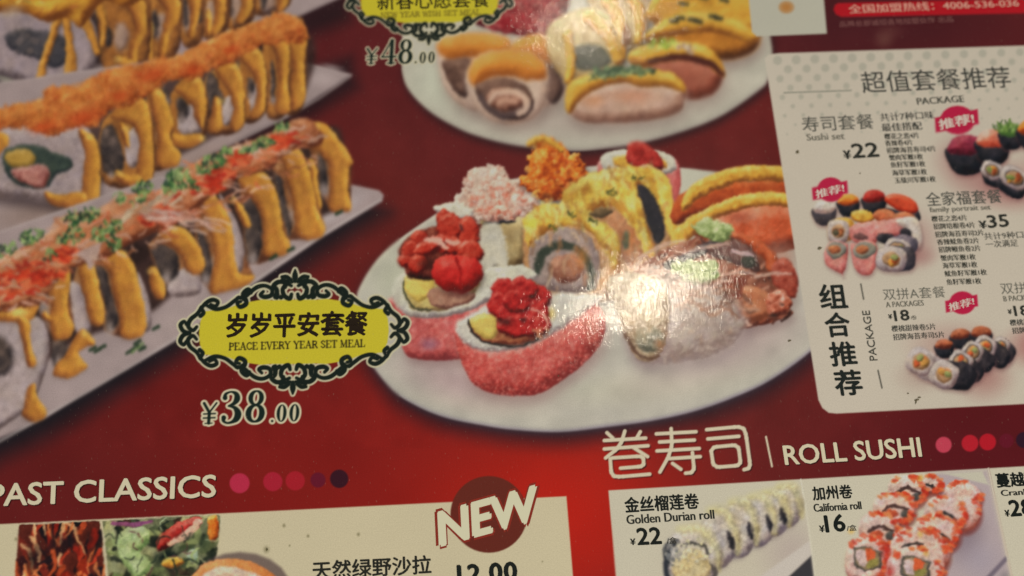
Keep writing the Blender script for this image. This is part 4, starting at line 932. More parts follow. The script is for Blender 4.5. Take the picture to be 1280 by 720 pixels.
    for (x0, x1) in [(1030, 1060), (1063, 1097)]:
        part('printed_pink_roll', None, s2)
        m = (x0 + x1) / 2
        L_ = x0 < 1050
        blob([(x0, 318 if L_ else 306), (x0 + 6, 304), (m, 300), (x1 - 3, 304), (x1, 318 if not L_ else 308), (x1 - 2, 332), (m + 8, 343), (m - 4 if not L_ else m + 8, 343), (x0 + 4, 332)], P4, R=7, cn=.2, amp=.8, ns=4, soft=1.1, sh=(1, 3, 5, .5, (110, 70, 70)))
        blob([(x0 + 3, 312), (m - 4, 302), (x1 - 4, 306), (x1 - 3, 316), (m, 324), (x0 + 6, 320)], [(90, 84, 76), (130, 122, 108), (160, 146, 130)], R=4, cn=.2, soft=1.2, setid=False)
        blob(ell(m - 2, 312, 8, 6), [(110, 60, 40), (170, 96, 60), (196, 130, 84)], R=4, cn=.3, cns=4, soft=1.2, setid=False)
    cutroll(1122, 310, 16, 12, s2, .2, side=[(60, 52, 62), (90, 80, 90), (150, 130, 130)], dx=10, dy=-5, seed=6)
    cutroll(1114, 324, 19, 16, s2, .1, side=[(46, 38, 44), (66, 56, 60), (98, 86, 88)], dx=12, dy=-1, nring=False, fill=((196, 92, 40), (206, 140, 60), (190, 80, 40), (150, 150, 90)), seed=7)
    # picture of package A
    s3 = c; CUR[0] = c
    for g in [(1190, 430, 80, 40, (160, 112, 104), .5), (1230, 470, 50, 44, (158, 110, 102), .8), (1150, 470, 44, 30, (160, 130, 118), .5)]:
        glow(*g)
    for (x, y, q) in [(1196, 419, 13), (1222, 417, 14), (1176, 431, 12), (1247, 428, 11)]:
        hosomaki(x + 4, y + 6, q * .92, s3, x, topc=[(80, 34, 26), (130, 62, 40), (170, 92, 60), (190, 130, 100)] if x < 1240 else W3)
    for i, (x, y, rx, ry, dx, dy) in enumerate([(1250, 434, 11, 13, 8, 8), (1231, 434, 14, 14, 18, 12), (1216, 440, 13, 13, 14, 12), (1201, 452, 15, 13, 14, 12), (1151, 452, 18, 17, 8, 6), (1180, 468, 18, 17, 22, 2)]):
        cutroll(x, y, rx, ry, s3, .5, side=[(30, 24, 28), (42, 34, 38), (60, 50, 52), (90, 78, 78)] if i != 4 else [(120, 100, 100), (160, 140, 136), (180, 164, 156)], dx=dx, dy=dy, fill=((204, 110, 60), (196, 140, 70), (200, 90, 50), (150, 150, 90)), seed=20 + i, nring=i < 4)
    s4 = c; CUR[0] = c
    glow(1300, 432, 60, 40, (150, 84, 80), .8)
    cutroll(1300, 440, 16, 15, s4, .3, seed=31); cutroll(1326, 450, 16, 15, s4, .3, seed=32)
    sticker(1197, 150, 22, 18, 1169, 1224, 9.5, c); sticker(1038.5, 237, 17, 15.5, 1016, 1061, 8, c); sticker(1203, 378.5, 16.5, 14.5, 1180, 1221, 7.5, c)

    # ---- top right: code patch (the code itself is left out), hotline bar
    part('pale_label_patch')
    flat([(930, -60), (1024, -66), (1033.5, 42), (946, 45.5), (940, 40)], (176, 170, 152), soft=1.2)
    glow(983, 9, 11, 9, (172, 110, 50), .9, p=.4)
    part('red_hotline_bar')
    flat([(1048, 4), (1280, -2), (1400, -7), (1400, 13), (1280, 16.5), (1052, 21), (1045, 18), (1042, 12), (1044, 6)], (166, 24, 32), soft=1.4)
    part('red_background')

    # ---- card lower left
    c = part('printed_dish_card', 'wide white card in the lower left with salad and a round red badge')
    flat([(-120, 661.5), (0, 655.2), (350, 638.2), (708, 620.3), (716.5, 724), (723, 830), (-120, 830)], (191, 177, 145), soft=1.0)
    s = part('printed_dish_picture', 'picture of red glazed strips, leftmost at the bottom edge', c)
    q = [(24, 655), (124, 650), (130, 700), (132, 830), (14, 830), (20, 700)]
    cs = clip_begin()
    flat(q, (84, 34, 26), soft=1.2)
    scatter([(24, 657), (122, 652), (128, 700), (132, 826), (18, 826), (22, 700)], 85, (18, 44), (4, 11), [(36, 24, 26), (50, 24, 24), (150, 46, 26), (176, 68, 36), (140, 34, 24), (196, 96, 50), (28, 20, 24), (110, 36, 26)], (.9, 2.3), 61, .4, soft=1.4, setid=True)
    scatter([(26, 657), (122, 652), (128, 700), (130, 740), (22, 740), (22, 700)], 44, (14, 34), (2, 5), [(190, 78, 40), (206, 116, 66), (44, 24, 24), (216, 160, 110), (160, 50, 30)], (.9, 2.3), 62, .4, soft=1.2, setid=True)
    glow(42, 695, 14, 30, (34, 22, 24), .8, .2); glow(80, 678, 16, 16, (40, 26, 28), .7); glow(112, 672, 8, 14, (44, 28, 28), .7)
    clip_end(cs, [(24, 656), (126, 651), (131, 700), (134, 830), (14, 830), (20, 700)])
    s = part('printed_salad_picture', 'picture of mixed salad leaves with tomato, second from the left', c)
    q = [(126, 650), (272, 643), (277, 646), (270, 702), (262, 716), (266, 830), (138, 830), (134, 700)]
    cs = clip_begin()
    flat(q, (104, 104, 74), soft=1.2)
    ar = [(128, 652), (270, 645), (268, 700), (262, 740), (138, 740), (134, 690)]
    scatter(ar, 100, (12, 34), (5, 13), [(104, 110, 66), (134, 138, 86), (60, 66, 44), (160, 156, 110), (34, 32, 26), (84, 88, 58), (44, 44, 34), (60, 38, 28)], (0, 3.1), 71, .8, soft=1.6)
    blob([(150, 664), (180, 660), (188, 676), (176, 690), (190, 706), (176, 722), (160, 712), (148, 690)], [(96, 116, 66), (140, 156, 98), (176, 184, 134), (196, 196, 156)], R=9, amp=1.6, cn=.25, soft=1.6, setid=False)
    blob([(196, 678), (206, 664), (226, 652), (250, 646), (252, 656), (236, 668), (214, 682), (198, 690)], RED, R=9, soft=1.4, spec=.2, setid=False, cn=.1)
    tube([(212, 680, 3), (234, 668, 4), (248, 654, 4), (253, 650, 2)], (206, 160, 134), flat_=True, soft=1.6, setid=False)
    tube([(140, 654, 2), (165, 656, 3), (190, 652, 2)], (130, 70, 100), flat_=True, soft=1.6, setid=False)
    glow(208, 697, 26, 14, (26, 26, 24), .95); glow(255, 678, 10, 16, (60, 66, 44), .8); glow(225, 716, 30, 10, (60, 40, 34), .8)
    blob(ell(216, 703, 14, 7, -.1), YEL, R=5, soft=1.4, setid=False, cn=.1); blob(ell(241, 694, 7, 8), [(130, 150, 120), (190, 196, 170)], R=4, soft=2, setid=False)
    blob([(260, 650), (272, 646), (272, 672), (262, 676)], ORG, R=5, soft=1.4, setid=False, cn=.2)
    scatter(ar, 40, (8, 22), (1, 2.4), [(176, 186, 140), (96, 60, 60), (40, 44, 34), (150, 160, 100)], (0, 3.1), 77, .8, soft=1)
    clip_end(cs, [(128, 651.5), (200, 647), (276, 643.5), (272, 690), (264, 716), (268, 830), (138, 830), (134, 700)])
    part('printed_salmon_slice', None, c)
    shadow(ell(300, 740, 64, 48), 0, -2, 3, .7, (80, 60, 60))
    blob([(238, 740), (246, 712), (262, 702), (290, 698), (318, 704), (344, 720), (372, 750), (300, 800)], [(120, 56, 30), (178, 92, 44), (204, 128, 70), (216, 168, 120)], R=12, soft=1.4)
    blob([(246, 740), (256, 716), (280, 708), (306, 712), (330, 724), (360, 756), (300, 800)], [(140, 90, 76), (186, 150, 130), (206, 180, 158), (212, 192, 172)], R=10, soft=2.4, cn=.1, setid=False)
    part('printed_round_badge', 'round dark red badge behind slanted white letters', c)
    flat(ell(611, 643, 48, 48, n=48), (98, 40, 30), soft=1.1)
    r = np.random.RandomState(5)
    CUR[0] = c
    for x, y, q in [(333, 687, 3.5), (355, 657, 2), (385, 670, 1.8), (448, 668, 2), (362, 682, 1.2), (20, 674, 2), (678, 702, 1)]:
        glow(x, y, q * 1.7, q * 2, (120, 110, 80), .8)

    # ---- roll sushi cards along the lower right
    c = part('printed_durian_roll_card', 'card with the picture of pale rolls, left of the three lower right cards')
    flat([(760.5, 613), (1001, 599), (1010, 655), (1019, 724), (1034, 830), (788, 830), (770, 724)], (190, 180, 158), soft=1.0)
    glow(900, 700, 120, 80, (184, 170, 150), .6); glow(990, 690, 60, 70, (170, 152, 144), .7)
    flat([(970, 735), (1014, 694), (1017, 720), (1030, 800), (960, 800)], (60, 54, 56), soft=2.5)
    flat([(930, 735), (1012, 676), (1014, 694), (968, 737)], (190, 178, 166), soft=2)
    for i, (x, y, rx, ry) in enumerate([(985, 632, 20, 28), (968, 642, 21, 30), (950, 650, 22, 34), (926, 660, 23, 38), (900, 672, 25, 40), (868, 694, 36, 38)]):
        part('printed_durian_roll', None, c)
        st = [(104, 88, 92), (156, 140, 134), (182, 168, 156), (196, 184, 168), (206, 196, 178)]
        blob(ell(x, y, rx, ry, .15), st, R=13, amp=1.0, cn=.14, cns=6, soft=2.2, sh=(-2, 3, 5, .45, (120, 104, 104)))
        tube([(x - rx * .5, y - ry * .85, 5), (x + rx * .3, y - ry * .8, 6), (x + rx * .8, y - ry * .1, 5), (x + rx * .85, y + ry * .5, 3)], [(170, 152, 90), (196, 184, 116), (204, 194, 138)], soft=5, setid=False, alpha=.5)
        if 0 < i < 5:
            nori(ell(x + rx * .52, y + ry * .1, 3.5, 11, -.2), soft=2.4, setid=False)
    tube([(834, 700, 4), (834, 684, 4.5), (846, 678, 3)], (52, 50, 54), flat_=True, soft=2, setid=False)
    tube([(852, 682, 2), (866, 680, 2.6), (880, 683, 2.2), (884, 692, 2)], (72, 66, 62), flat_=True, soft=2, setid=False)
    tube([(832, 704, 3), (834, 720, 3.5), (842, 734, 3)], (50, 48, 54), flat_=True, soft=2.4, setid=False); tube([(888, 706, 2), (894, 716, 3), (888, 730, 2)], (80, 70, 66), flat_=True, soft=2.2, setid=False)
    blob(ell(864, 710, 24, 24), [(124, 100, 72), (176, 154, 112), (200, 180, 136), (210, 196, 160)], R=9, amp=1.5, cn=.2, cns=7, soft=2.5, setid=False)
    speck(ell(840, 692, 12, 18), 40, (1.4, 3), [(120, 116, 112), (150, 144, 134), (90, 90, 92), (170, 160, 150)], 81)
    speck(ell(868, 688, 24, 14), 60, (1.2, 2.6), [(196, 186, 160), (170, 156, 140), (206, 196, 150)], 82)

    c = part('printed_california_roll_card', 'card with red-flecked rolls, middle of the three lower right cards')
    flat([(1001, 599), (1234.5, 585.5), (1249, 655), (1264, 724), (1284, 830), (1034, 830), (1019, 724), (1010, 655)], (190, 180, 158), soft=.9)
    tube([(1001, 599), (1010, 655), (1019, 724)], (206, 198, 176), .7, flat_=True, soft=.7, setid=False)
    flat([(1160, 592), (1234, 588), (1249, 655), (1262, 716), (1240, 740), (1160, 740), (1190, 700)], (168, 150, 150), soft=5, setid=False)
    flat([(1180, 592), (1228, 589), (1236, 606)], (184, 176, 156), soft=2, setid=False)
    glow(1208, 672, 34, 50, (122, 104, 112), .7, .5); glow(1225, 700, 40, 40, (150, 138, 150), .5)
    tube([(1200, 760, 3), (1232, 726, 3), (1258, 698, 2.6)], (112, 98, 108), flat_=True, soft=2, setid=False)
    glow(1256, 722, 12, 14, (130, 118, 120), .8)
    CR = [(130, 64, 54), (180, 130, 118), (198, 164, 150), (208, 184, 168), (214, 198, 182)]
    rr_ = np.random.RandomState(8)
    for i, (x, y, rx, ry, face) in enumerate([(1160, 606, 18, 12, 2), (1204, 618, 24, 17, 0), (1206, 642, 20, 24, 0), (1134, 614, 25, 20, 1), (1182, 642, 27, 23, 2), (1118, 636, 27, 21, 1), (1172, 666, 29, 25, 2), (1100, 662, 27, 22, 1), (1150, 690, 38, 32, 4), (1084, 700, 28, 32, 3), (1144, 716, 38, 34, 3)]):
        part('printed_california_roll', None, c)
        blob(ell(x, y, rx, ry, .3), CR, R=11, amp=1.0, ns=4, cn=.14, cns=5, soft=1.4, sh=(2, 4, 4, .75, (110, 44, 40)))
        if face == 1:
            tube([(x - rx * .5, y + 2, 2), (x, y - 4, 2.4), (x + rx * .6, y + 2, 2)], (74, 50, 46), flat_=True, soft=1.3, setid=False)
            nori(ell(x + rx * .48, y + ry * .36, 6, 5, .6), soft=1.3, setid=False, stops=[(60, 54, 50), (96, 88, 80)])
            blob(ell(x - 4, y + 6, 9, 5), [(150, 56, 38), (196, 92, 60)], R=3, soft=1.5, setid=False)
        if face in (2, 4):
            tube([(x - rx * .1, y - ry * .1, 1.4), (x + rx * .3, y + ry * .2, 2.4), (x + rx * .5, y + ry * .5, 1.6)], (50, 42, 40), flat_=True, soft=1.2, setid=False)
        if face == 4:
            tube([(x - rx * .6, y - ry * .2, 1.4), (x - rx * .2, y - ry * .35, 2), (x + rx * .1, y - ry * .3, 1.4)], (60, 48, 44), flat_=True, soft=1.2, setid=False)
        # roe pressed on this piece's rim
        for t0, t1, n_ in [(-2.9, -.2, 26), (-.4, .9, 20)]:
            for _ in range(int(n_ * rx / 24)):
                t = rr_.uniform(t0, t1); q = rr_.uniform(.78, 1.0)
                px = x + math.cos(t + .3) * rx * q; py = y + math.sin(t + .3) * ry * q
                if vn(np.array([px]), np.array([py]), 12, 4, 1)[0] < -.25: continue
                cc = [(178, 48, 32), (194, 66, 40), (200, 84, 52), (208, 120, 70)][rr_.randint(4)]
                tube([(px - 2, py - 1, rr_.uniform(1.3, 2.6)), (px + 2, py + rr_.uniform(-1, 1.5), rr_.uniform(1.3, 2.4))], cc, flat_=True, soft=1.3, setid=False, alpha=.72)
        if face == 3:
            fx, fy = x + 1, y - (2 if i == 9 else 6)
            sq = [(fx - 18, fy - 15), (fx + 2, fy - 14), (fx + 18, fy - 8), (fx + 16, fy + 12), (fx - 4, fy + 16), (fx - 19, fy + 8)]
            blob(sq, [(60, 52, 46), (84, 76, 66), (104, 94, 80)], R=3, soft=1.2, setid=False, smooth=False)
            flat([(fx + (a_ - fx) * .84, fy + (b_ - fy) * .84) for a_, b_ in sq], (132, 108, 78), setid=False, soft=1.4)
            flat([(fx - 15, fy - 10), (fx - 2, fy - 8), (fx - 3, fy + 8), (fx - 13, fy + 6)], (192, 164, 156), True, 1.4, False)
            flat([(fx - 2, fy - 12), (fx + 10, fy - 9), (fx + 8, fy + 2), (fx - 2, fy + 3)], (194, 84, 48), True, 1.4, False)
            flat([(fx + 1, fy + 3), (fx + 13, fy + 1), (fx + 10, fy + 10), (fx - 1, fy + 11)], (128, 116, 62), True, 1.4, False)
    for x, y in [(1151, 597), (1150, 668), (1158, 692), (1064, 664)]:
        glow(x, y, 7, 6, (214, 164, 74), .7)
    for x, y, a, b_ in [(1108, 690, 5, 22), (1112, 714, 5, 14)]:
        glow(x, y, a * 2, b_, (176, 40, 34), .8)

    part('printed_cranberry_roll_card', 'card cut off at the right edge, right of the card of red-flecked rolls')
    flat([(1236.5, 585.3), (1400, 576), (1400, 830), (1286, 830), (1266, 724), (1251, 655)], (190, 180, 158), soft=.9)
    tube([(1235.5, 585.5), (1250, 655), (1265, 724)], (204, 194, 172), .9, flat_=True, soft=.8, setid=False)

    # dots of the section headings
    for (x, y, q, c) in [(299.5, 604, 12.5, (172, 44, 66)), (341, 602, 12, (158, 34, 48)), (369, 601, 12, (156, 32, 40)), (397.5, 600, 9.5, (98, 26, 40)), (424, 598.5, 11.5, (58, 24, 32)),
                         (1179.5, 556, 10, (182, 62, 78)), (1212.5, 554, 10.5, (170, 32, 42)), (1234.5, 552.5, 10.5, (168, 28, 38)), (1258, 551, 9, (96, 22, 36)), (1280, 550, 10, (50, 22, 36))]:
        part('printed_dot')
        flat(ell(x, y, q, q, n=28), c, soft=1.3)


# ---- plaques
QUARTER = [[(1130, 215, 6), (1150, 250, 8), (1185, 280, 9), (1196, 315, 9), (1172, 336, 8), (1152, 318, 6)], [(1188, 350, 7), (1222, 338, 9), (1236, 308, 9), (1218, 290, 7), (1206, 306, 6)],
           [(1132, 222, 8), (1118, 246, 8), (1134, 262, 9)], [(1140, 238, 6), (1112, 200, 8), (1076, 180, 9), (1046, 190, 8), (1056, 212, 7), (1082, 206, 8)],
           [(1108, 206, 6), (1058, 228, 8), (1005, 218, 8), (965, 190, 8), (938, 168, 7)], [(944, 172, 7), (908, 172, 9), (900, 202, 10), (930, 218, 9), (946, 198, 7), (928, 190, 6)],
           [(912, 178, 9), (914, 150, 11), (890, 130, 11), (876, 146, 7)], [(896, 160, 7), (850, 120, 9), (805, 110, 8), (768, 130, 8), (772, 160, 9), (804, 168, 10), (826, 158, 8), (812, 140, 6)],
           [(720, 172, 9), (738, 160, 9), (744, 130, 10), (760, 112, 10), (736, 92, 10), (706, 96, 8), (700, 118, 8)], [(668, 112, 6), (690, 104, 8), (712, 128, 9), (704, 162, 10), (676, 178, 10), (666, 156, 7)],
           [(664, 92, 6), (690, 88, 7), (716, 80, 6)], [(670, 80, 6), (694, 66, 9), (718, 66, 6)], [(746, 150, 6), (752, 168, 8), (742, 176, 6)]]
PLQ = [(1140, 350), (1134, 290), (1108, 238), (1040, 232), (990, 224), (940, 204), (900, 196), (870, 190), (820, 182), (760, 186), (650, 184)]


def plaque(cx, cy, s, blur, label):
    def tr(X, Y, r=None, fx=1, fy=1):
        u = (X - 650) * fx * s; v = (350 - Y) * fy * s
        p = (cx + u + v * .02, cy - v - u * .012)
        return p if r is None else p + (r * s,)
    pq = part('printed_yellow_plaque', label)
    pts = [tr(a, b) for a, b in PLQ] + [tr(a, b, None, -1, 1) for a, b in PLQ[::-1][1:]] + [tr(a, b, None, -1, -1) for a, b in PLQ[1:]] + [tr(a, b, None, 1, -1) for a, b in PLQ[::-1][1:-1]]
    orn = part('printed_scroll_ornament', None, pq)
    strokes = []
    for fx in (1, -1):
        for fy in (1, -1):
            for st in QUARTER:
                strokes.append([tr(a, b, r, fx, fy) for a, b, r in st])
    for fy in (1, -1):
        strokes.append([tr(650, 30, 3, 1, fy), tr(650, 62, 13, 1, fy), tr(650, 92, 5, 1, fy)])
    for st in strokes:
        tube([(x, y, r + 12 * s) for x, y, r in st], (188, 178, 146), flat_=True, soft=1 + blur, n=4)
    CUR[0] = pq
    flat(pts, (190, 174, 46), soft=.9 + blur)
    CUR[0] = orn
    for st in strokes:
        tube([(x, y, r + 2.6 * s) for x, y, r in st], (34, 34, 28), flat_=True, soft=.8 + blur, n=5)
    return pq


SER = {'P': [('t', .14, 0, .14, 1), ('n', 0, 0, .28, 0), ('b', .14, .97, .5, .92, .56, .74, .5, .54, .14, .5)], 'E': [('t', .14, 0, .14, 1), ('n', 0, 1, .56, 1), ('n', 0, 0, .6, 0), ('n', .14, .52, .42, .52), ('n', .56, 1, .56, .8), ('n', .6, 0, .6, .22)],
       'A': [('n', .1, 0, .36, 1), ('t', .38, 1, .64, 0), ('n', .18, .34, .54, .34), ('n', 0, 0, .2, 0), ('n', .52, 0, .76, 0)], 'C': [('b', .62, .8, .4, 1, .12, .76, .1, .3, .36, 0, .64, .2)],
       'V': [('t', .1, 1, .36, 0), ('n', .36, 0, .64, 1), ('n', 0, 1, .22, 1), ('n', .52, 1, .76, 1)], 'R': [('t', .14, 0, .14, 1), ('n', 0, 0, .28, 0), ('b', .14, .97, .5, .92, .56, .74, .5, .54, .14, .5), ('t', .36, .5, .64, 0)],
       'Y': [('t', .1, 1, .36, .5), ('n', .62, 1, .36, .5), ('t', .36, .5, .36, 0), ('n', .22, 0, .5, 0), ('n', 0, 1, .2, 1), ('n', .54, 1, .72, 1)], 'S': [('b', .52, .82, .3, 1, .1, .78, .3, .52, .54, .26, .32, 0, .08, .18)],
       'T': [('t', .34, 0, .34, 1), ('n', .02, 1, .66, 1), ('n', .2, 0, .48, 0), ('n', .02, 1, .02, .8), ('n', .66, 1, .66, .8)], 'M': [('n', .12, 0, .12, 1), ('t', .12, 1, .42, .1), ('n', .42, .1, .72, 1), ('t', .74, 1, .74, 0), ('n', 0, 0, .24, 0), ('n', .62, 0, .86, 0)],
       'L': [('t', .14, 0, .14, 1), ('n', 0, 0, .56, 0), ('n', .56, 0, .56, .24), ('n', 0, 1, .28, 1)], 'N': [('n', .12, 0, .12, 1), ('t', .12, 1, .66, 0), ('n', .68, 0, .68, 1), ('n', 0, 0, .24, 0), ('n', .56, 1, .8, 1)],
       'W': [('t', .08, 1, .28, 0), ('n', .28, 0, .46, .9), ('t', .46, .9, .66, 0), ('n', .66, 0, .86, 1)], 'I': [('t', .14, 0, .14, 1), ('n', 0, 0, .28, 0), ('n', 0, 1, .28, 1)], 'H': [('t', .14, 0, .14, 1), ('t', .6, 0, .6, 1), ('n', .14, .5, .6, .5), ('n', 0, 0, .28, 0), ('n', .46, 0, .74, 0)], ' ': []}
SW = dict(P=.68, E=.7, A=.8, C=.74, V=.8, R=.74, Y=.76, S=.66, T=.74, M=.96, L=.66, N=.88, W=.96, I=.36, H=.84)


def serif(text, p0, p1, h, col, soft=.7):
    tot = sum(SW.get(ch, .34) for ch in text); dx = (p1[0] - p0[0]) / tot; dy = (p1[1] - p0[1]) / tot; x = 0
    for ch in text:
        for st in SER[ch]:
            c = st[1:]; r = {'t': .11, 'n': .05, 'b': .085}[st[0]] * h
            pts = [(p0[0] + (x + c[i]) * dx, p0[1] + (x + c[i]) * dy - c[i + 1] * h, r) for i in range(0, len(c), 2)]
            tube(pts, col, flat_=True, soft=soft, n=4)
        x += SW.get(ch, .34)


def ring(cx, cy, rx, ry, ro, ri):
    return [(cx + rx * math.cos(a), cy + ry * math.sin(a), ri + (ro - ri) * abs(math.cos(a)) ** 1.5) for a in np.linspace(0, 2 * math.pi, 17)]


DIG = {'3': [[(.10, .80, .075), (.12, .92, .045), (.27, .98, .03), (.42, .91, .07), (.46, .76, .095), (.38, .62, .06), (.22, .54, .025)], [(.22, .54, .025), (.40, .48, .06), (.51, .31, .105), (.48, .14, .095), (.36, .04, .05), (.21, .01, .035), (.10, .08, .05), (.10, .18, .075)]],
       '8': [ring(.29, .755, .16, .21, .075, .03), ring(.29, .27, .20, .255, .09, .035)], '0': [ring(.26, .49, .17, .46, .095, .03)],
       '4': [[(.38, .97, .03), (.04, .30, .03)], [(.03, .29, .035), (.58, .29, .035)], [(.40, .95, .08), (.40, .03, .08)], [(.26, .02, .025), (.54, .02, .025)]],
       'Y': [[(.05, .95, .07), (.28, .52, .07)], [(.55, .95, .04), (.28, .52, .04)], [(.28, .5, .075), (.28, .03, .075)], [(.06, .46, .035), (.52, .46, .035)], [(.06, .27, .035), (.52, .27, .035)], [(.14, .02, .025), (.42, .02, .025)]], '.': [[(.1, .08, .075), (.11, .08, .075)]]}


def price(items, halo, soft):
    for pas in (0, 1):
        for ch, x, y, h, sw in items:
            for st in DIG[ch]:
                pts = [(x + (a + .06 * b) * h * sw, y - b * h - a * h * sw * .04, r * h + (halo if pas == 0 else 0)) for a, b, r in st]
                tube(pts, (196, 184, 152) if pas == 0 else (34, 38, 32), flat_=True, soft=soft, n=5)


def paint_plaques():
    pq = plaque(367.4, 414.8, .2422, 0, 'yellow plaque with black scrollwork in the middle left, between the front tray and the large plate')
    part('printed_serif_lettering', None, pq)
    serif('PEACE EVERY YEAR SET MEAL', (286, 437.5), (457, 433.2), 8.6, (58, 48, 22), .7)
    pq = plaque(537, -1, .176, 1.1, 'yellow plaque with black scrollwork at the top edge, above the price over the upper plate')
    part('printed_serif_lettering', None, pq)
    serif('NEW YEAR WISH SET MEAL', (476, 22), (601, 18), 6, (120, 104, 34), 1.2)
    part('printed_price', 'price of the set under the middle yellow plaque')
    price([('Y', 252, 530, 27, 1.15), ('3', 275, 529.5, 40, 1.06), ('8', 306, 528, 40, 1.06), ('.', 338, 528, 20, 1), ('0', 345, 527.5, 22, 1.1), ('0', 361, 527, 22, 1.1)], 2.6, .9)
    part('printed_price', 'price of the set at the top, overlapping the rim of the upper plate')
    price([('Y', 457, 80, 20, 1.2), ('4', 476, 80, 30, 1.05), ('8', 497, 79.5, 30, 1.05), ('.', 518, 79, 14, 1), ('0', 524, 79, 14, 1.1), ('0', 535, 78.5, 14, 1.1)], 1.6, 1.3)
    # heading characters of drawn strokes
    part('printed_heading_characters', 'large cream characters drawn in even rounded strokes, above the pale roll card')
    ST = [[(92, 103), (128, 136)], [(297, 97), (276, 134)], [(76, 151), (330, 136)], [(76, 203), (345, 183)], [(202, 93), (182, 160), (150, 206), (84, 258)], [(258, 196), (342, 250)],
          [(126, 258), (296, 247), (316, 260), (318, 298), (300, 311), (176, 321)], [(112, 262), (118, 345), (134, 370), (170, 374), (355, 358)],
          [(396, 110), (640, 97)], [(416, 160), (630, 148)], [(400, 215), (660, 200)], [(480, 262), (666, 250)], [(487, 78), (492, 180), (470, 252), (418, 345)], [(618, 225), (628, 325), (612, 348), (576, 352)], [(496, 292), (547, 328)],
          [(706, 84), (900, 66), (934, 78), (948, 115), (973, 298), (964, 322), (936, 330)], [(713, 141), (904, 125)], [(733, 215), (752, 191), (878, 179), (903, 196), (914, 286), (896, 305), (772, 315), (746, 297), (734, 218)]]
    for off, col, a in ((1.6, (60, 22, 22), .6), (0, CREAM, 1)):
        for st in ST:
            P = [(740 + x * .2031 + off, 520 + y * .2031 + off * .9, 2.3) for x, y in st]
            Q = [P[0]]
            for i in range(1, len(P) - 1):      # straight runs with small rounded corners
                p, q, r = np.array(P[i - 1]), np.array(P[i]), np.array(P[i + 1])
                Q += [tuple(q + (p - q) * .12), tuple(q + (r - q) * .12)]
            Q.append(P[-1])
            for i in range(len(Q) - 1):
                tube([Q[i], Q[i + 1]], col, flat_=True, soft=.9, setid=off == 0, alpha=a)
    part('printed_divider_line')
    tube([(957.5, 546), (965, 583)], CREAM, 1.2, flat_=True, soft=.8)
    glow(1105, 50, 18, 16, (116, 76, 64), .5); glow(1112, 40, 26, 14, (110, 66, 58), .35)


def paint_all():
    paint_ground(); paint_trays()
    FOOD = ('sushi', 'sauce', 'topping', 'roll', 'nigiri', 'nugget', 'mound', 'pocket', 'wasabi', 'tomato', 'chives')
    rough_up(-110, -90, 470, 560, FOOD, 1.1, .06)
    paint_plate_top(); paint_plate_main()
    rough_up(500, -90, 1060, 186, FOOD, 1.2, .04); rough_up(440, 160, 1060, 530, FOOD, 1.5, .055)
    soften(-110, -90, 500, 640, 1.3, 1.6, 1); soften(500, -90, 1100, 190, 1.4, 1.8, 6); soften(480, 186, 1100, 600, .8, .9, 6)
    sl, X, Y = win(-110, -90, 1100, 560)
    INK[sl] *= (1 + .05 * vn(X, Y, 26, 5, 3))[..., None]
    paint_cards()
    rough_up(-110, 640, 345, 820, ('dish_picture', 'salad', 'salmon'), 1.6, .12); rough_up(770, 590, 1390, 820, ('_roll', 'flecks'), 1.6, .12); rough_up(1000, 130, 1390, 520, ('sushi', '_roll', 'nigiri'), 1.0, .10)
    soften(1160, 150, 1390, 250, .8, 1.0); soften(1010, 225, 1165, 350, .7, .8); soften(1125, 400, 1390, 500, .7, .8)
    soften(-110, 660, 345, 810, .8, .8, 3); soften(764, 616, 1390, 810, .8, .8, 3)
    paint_plaques()


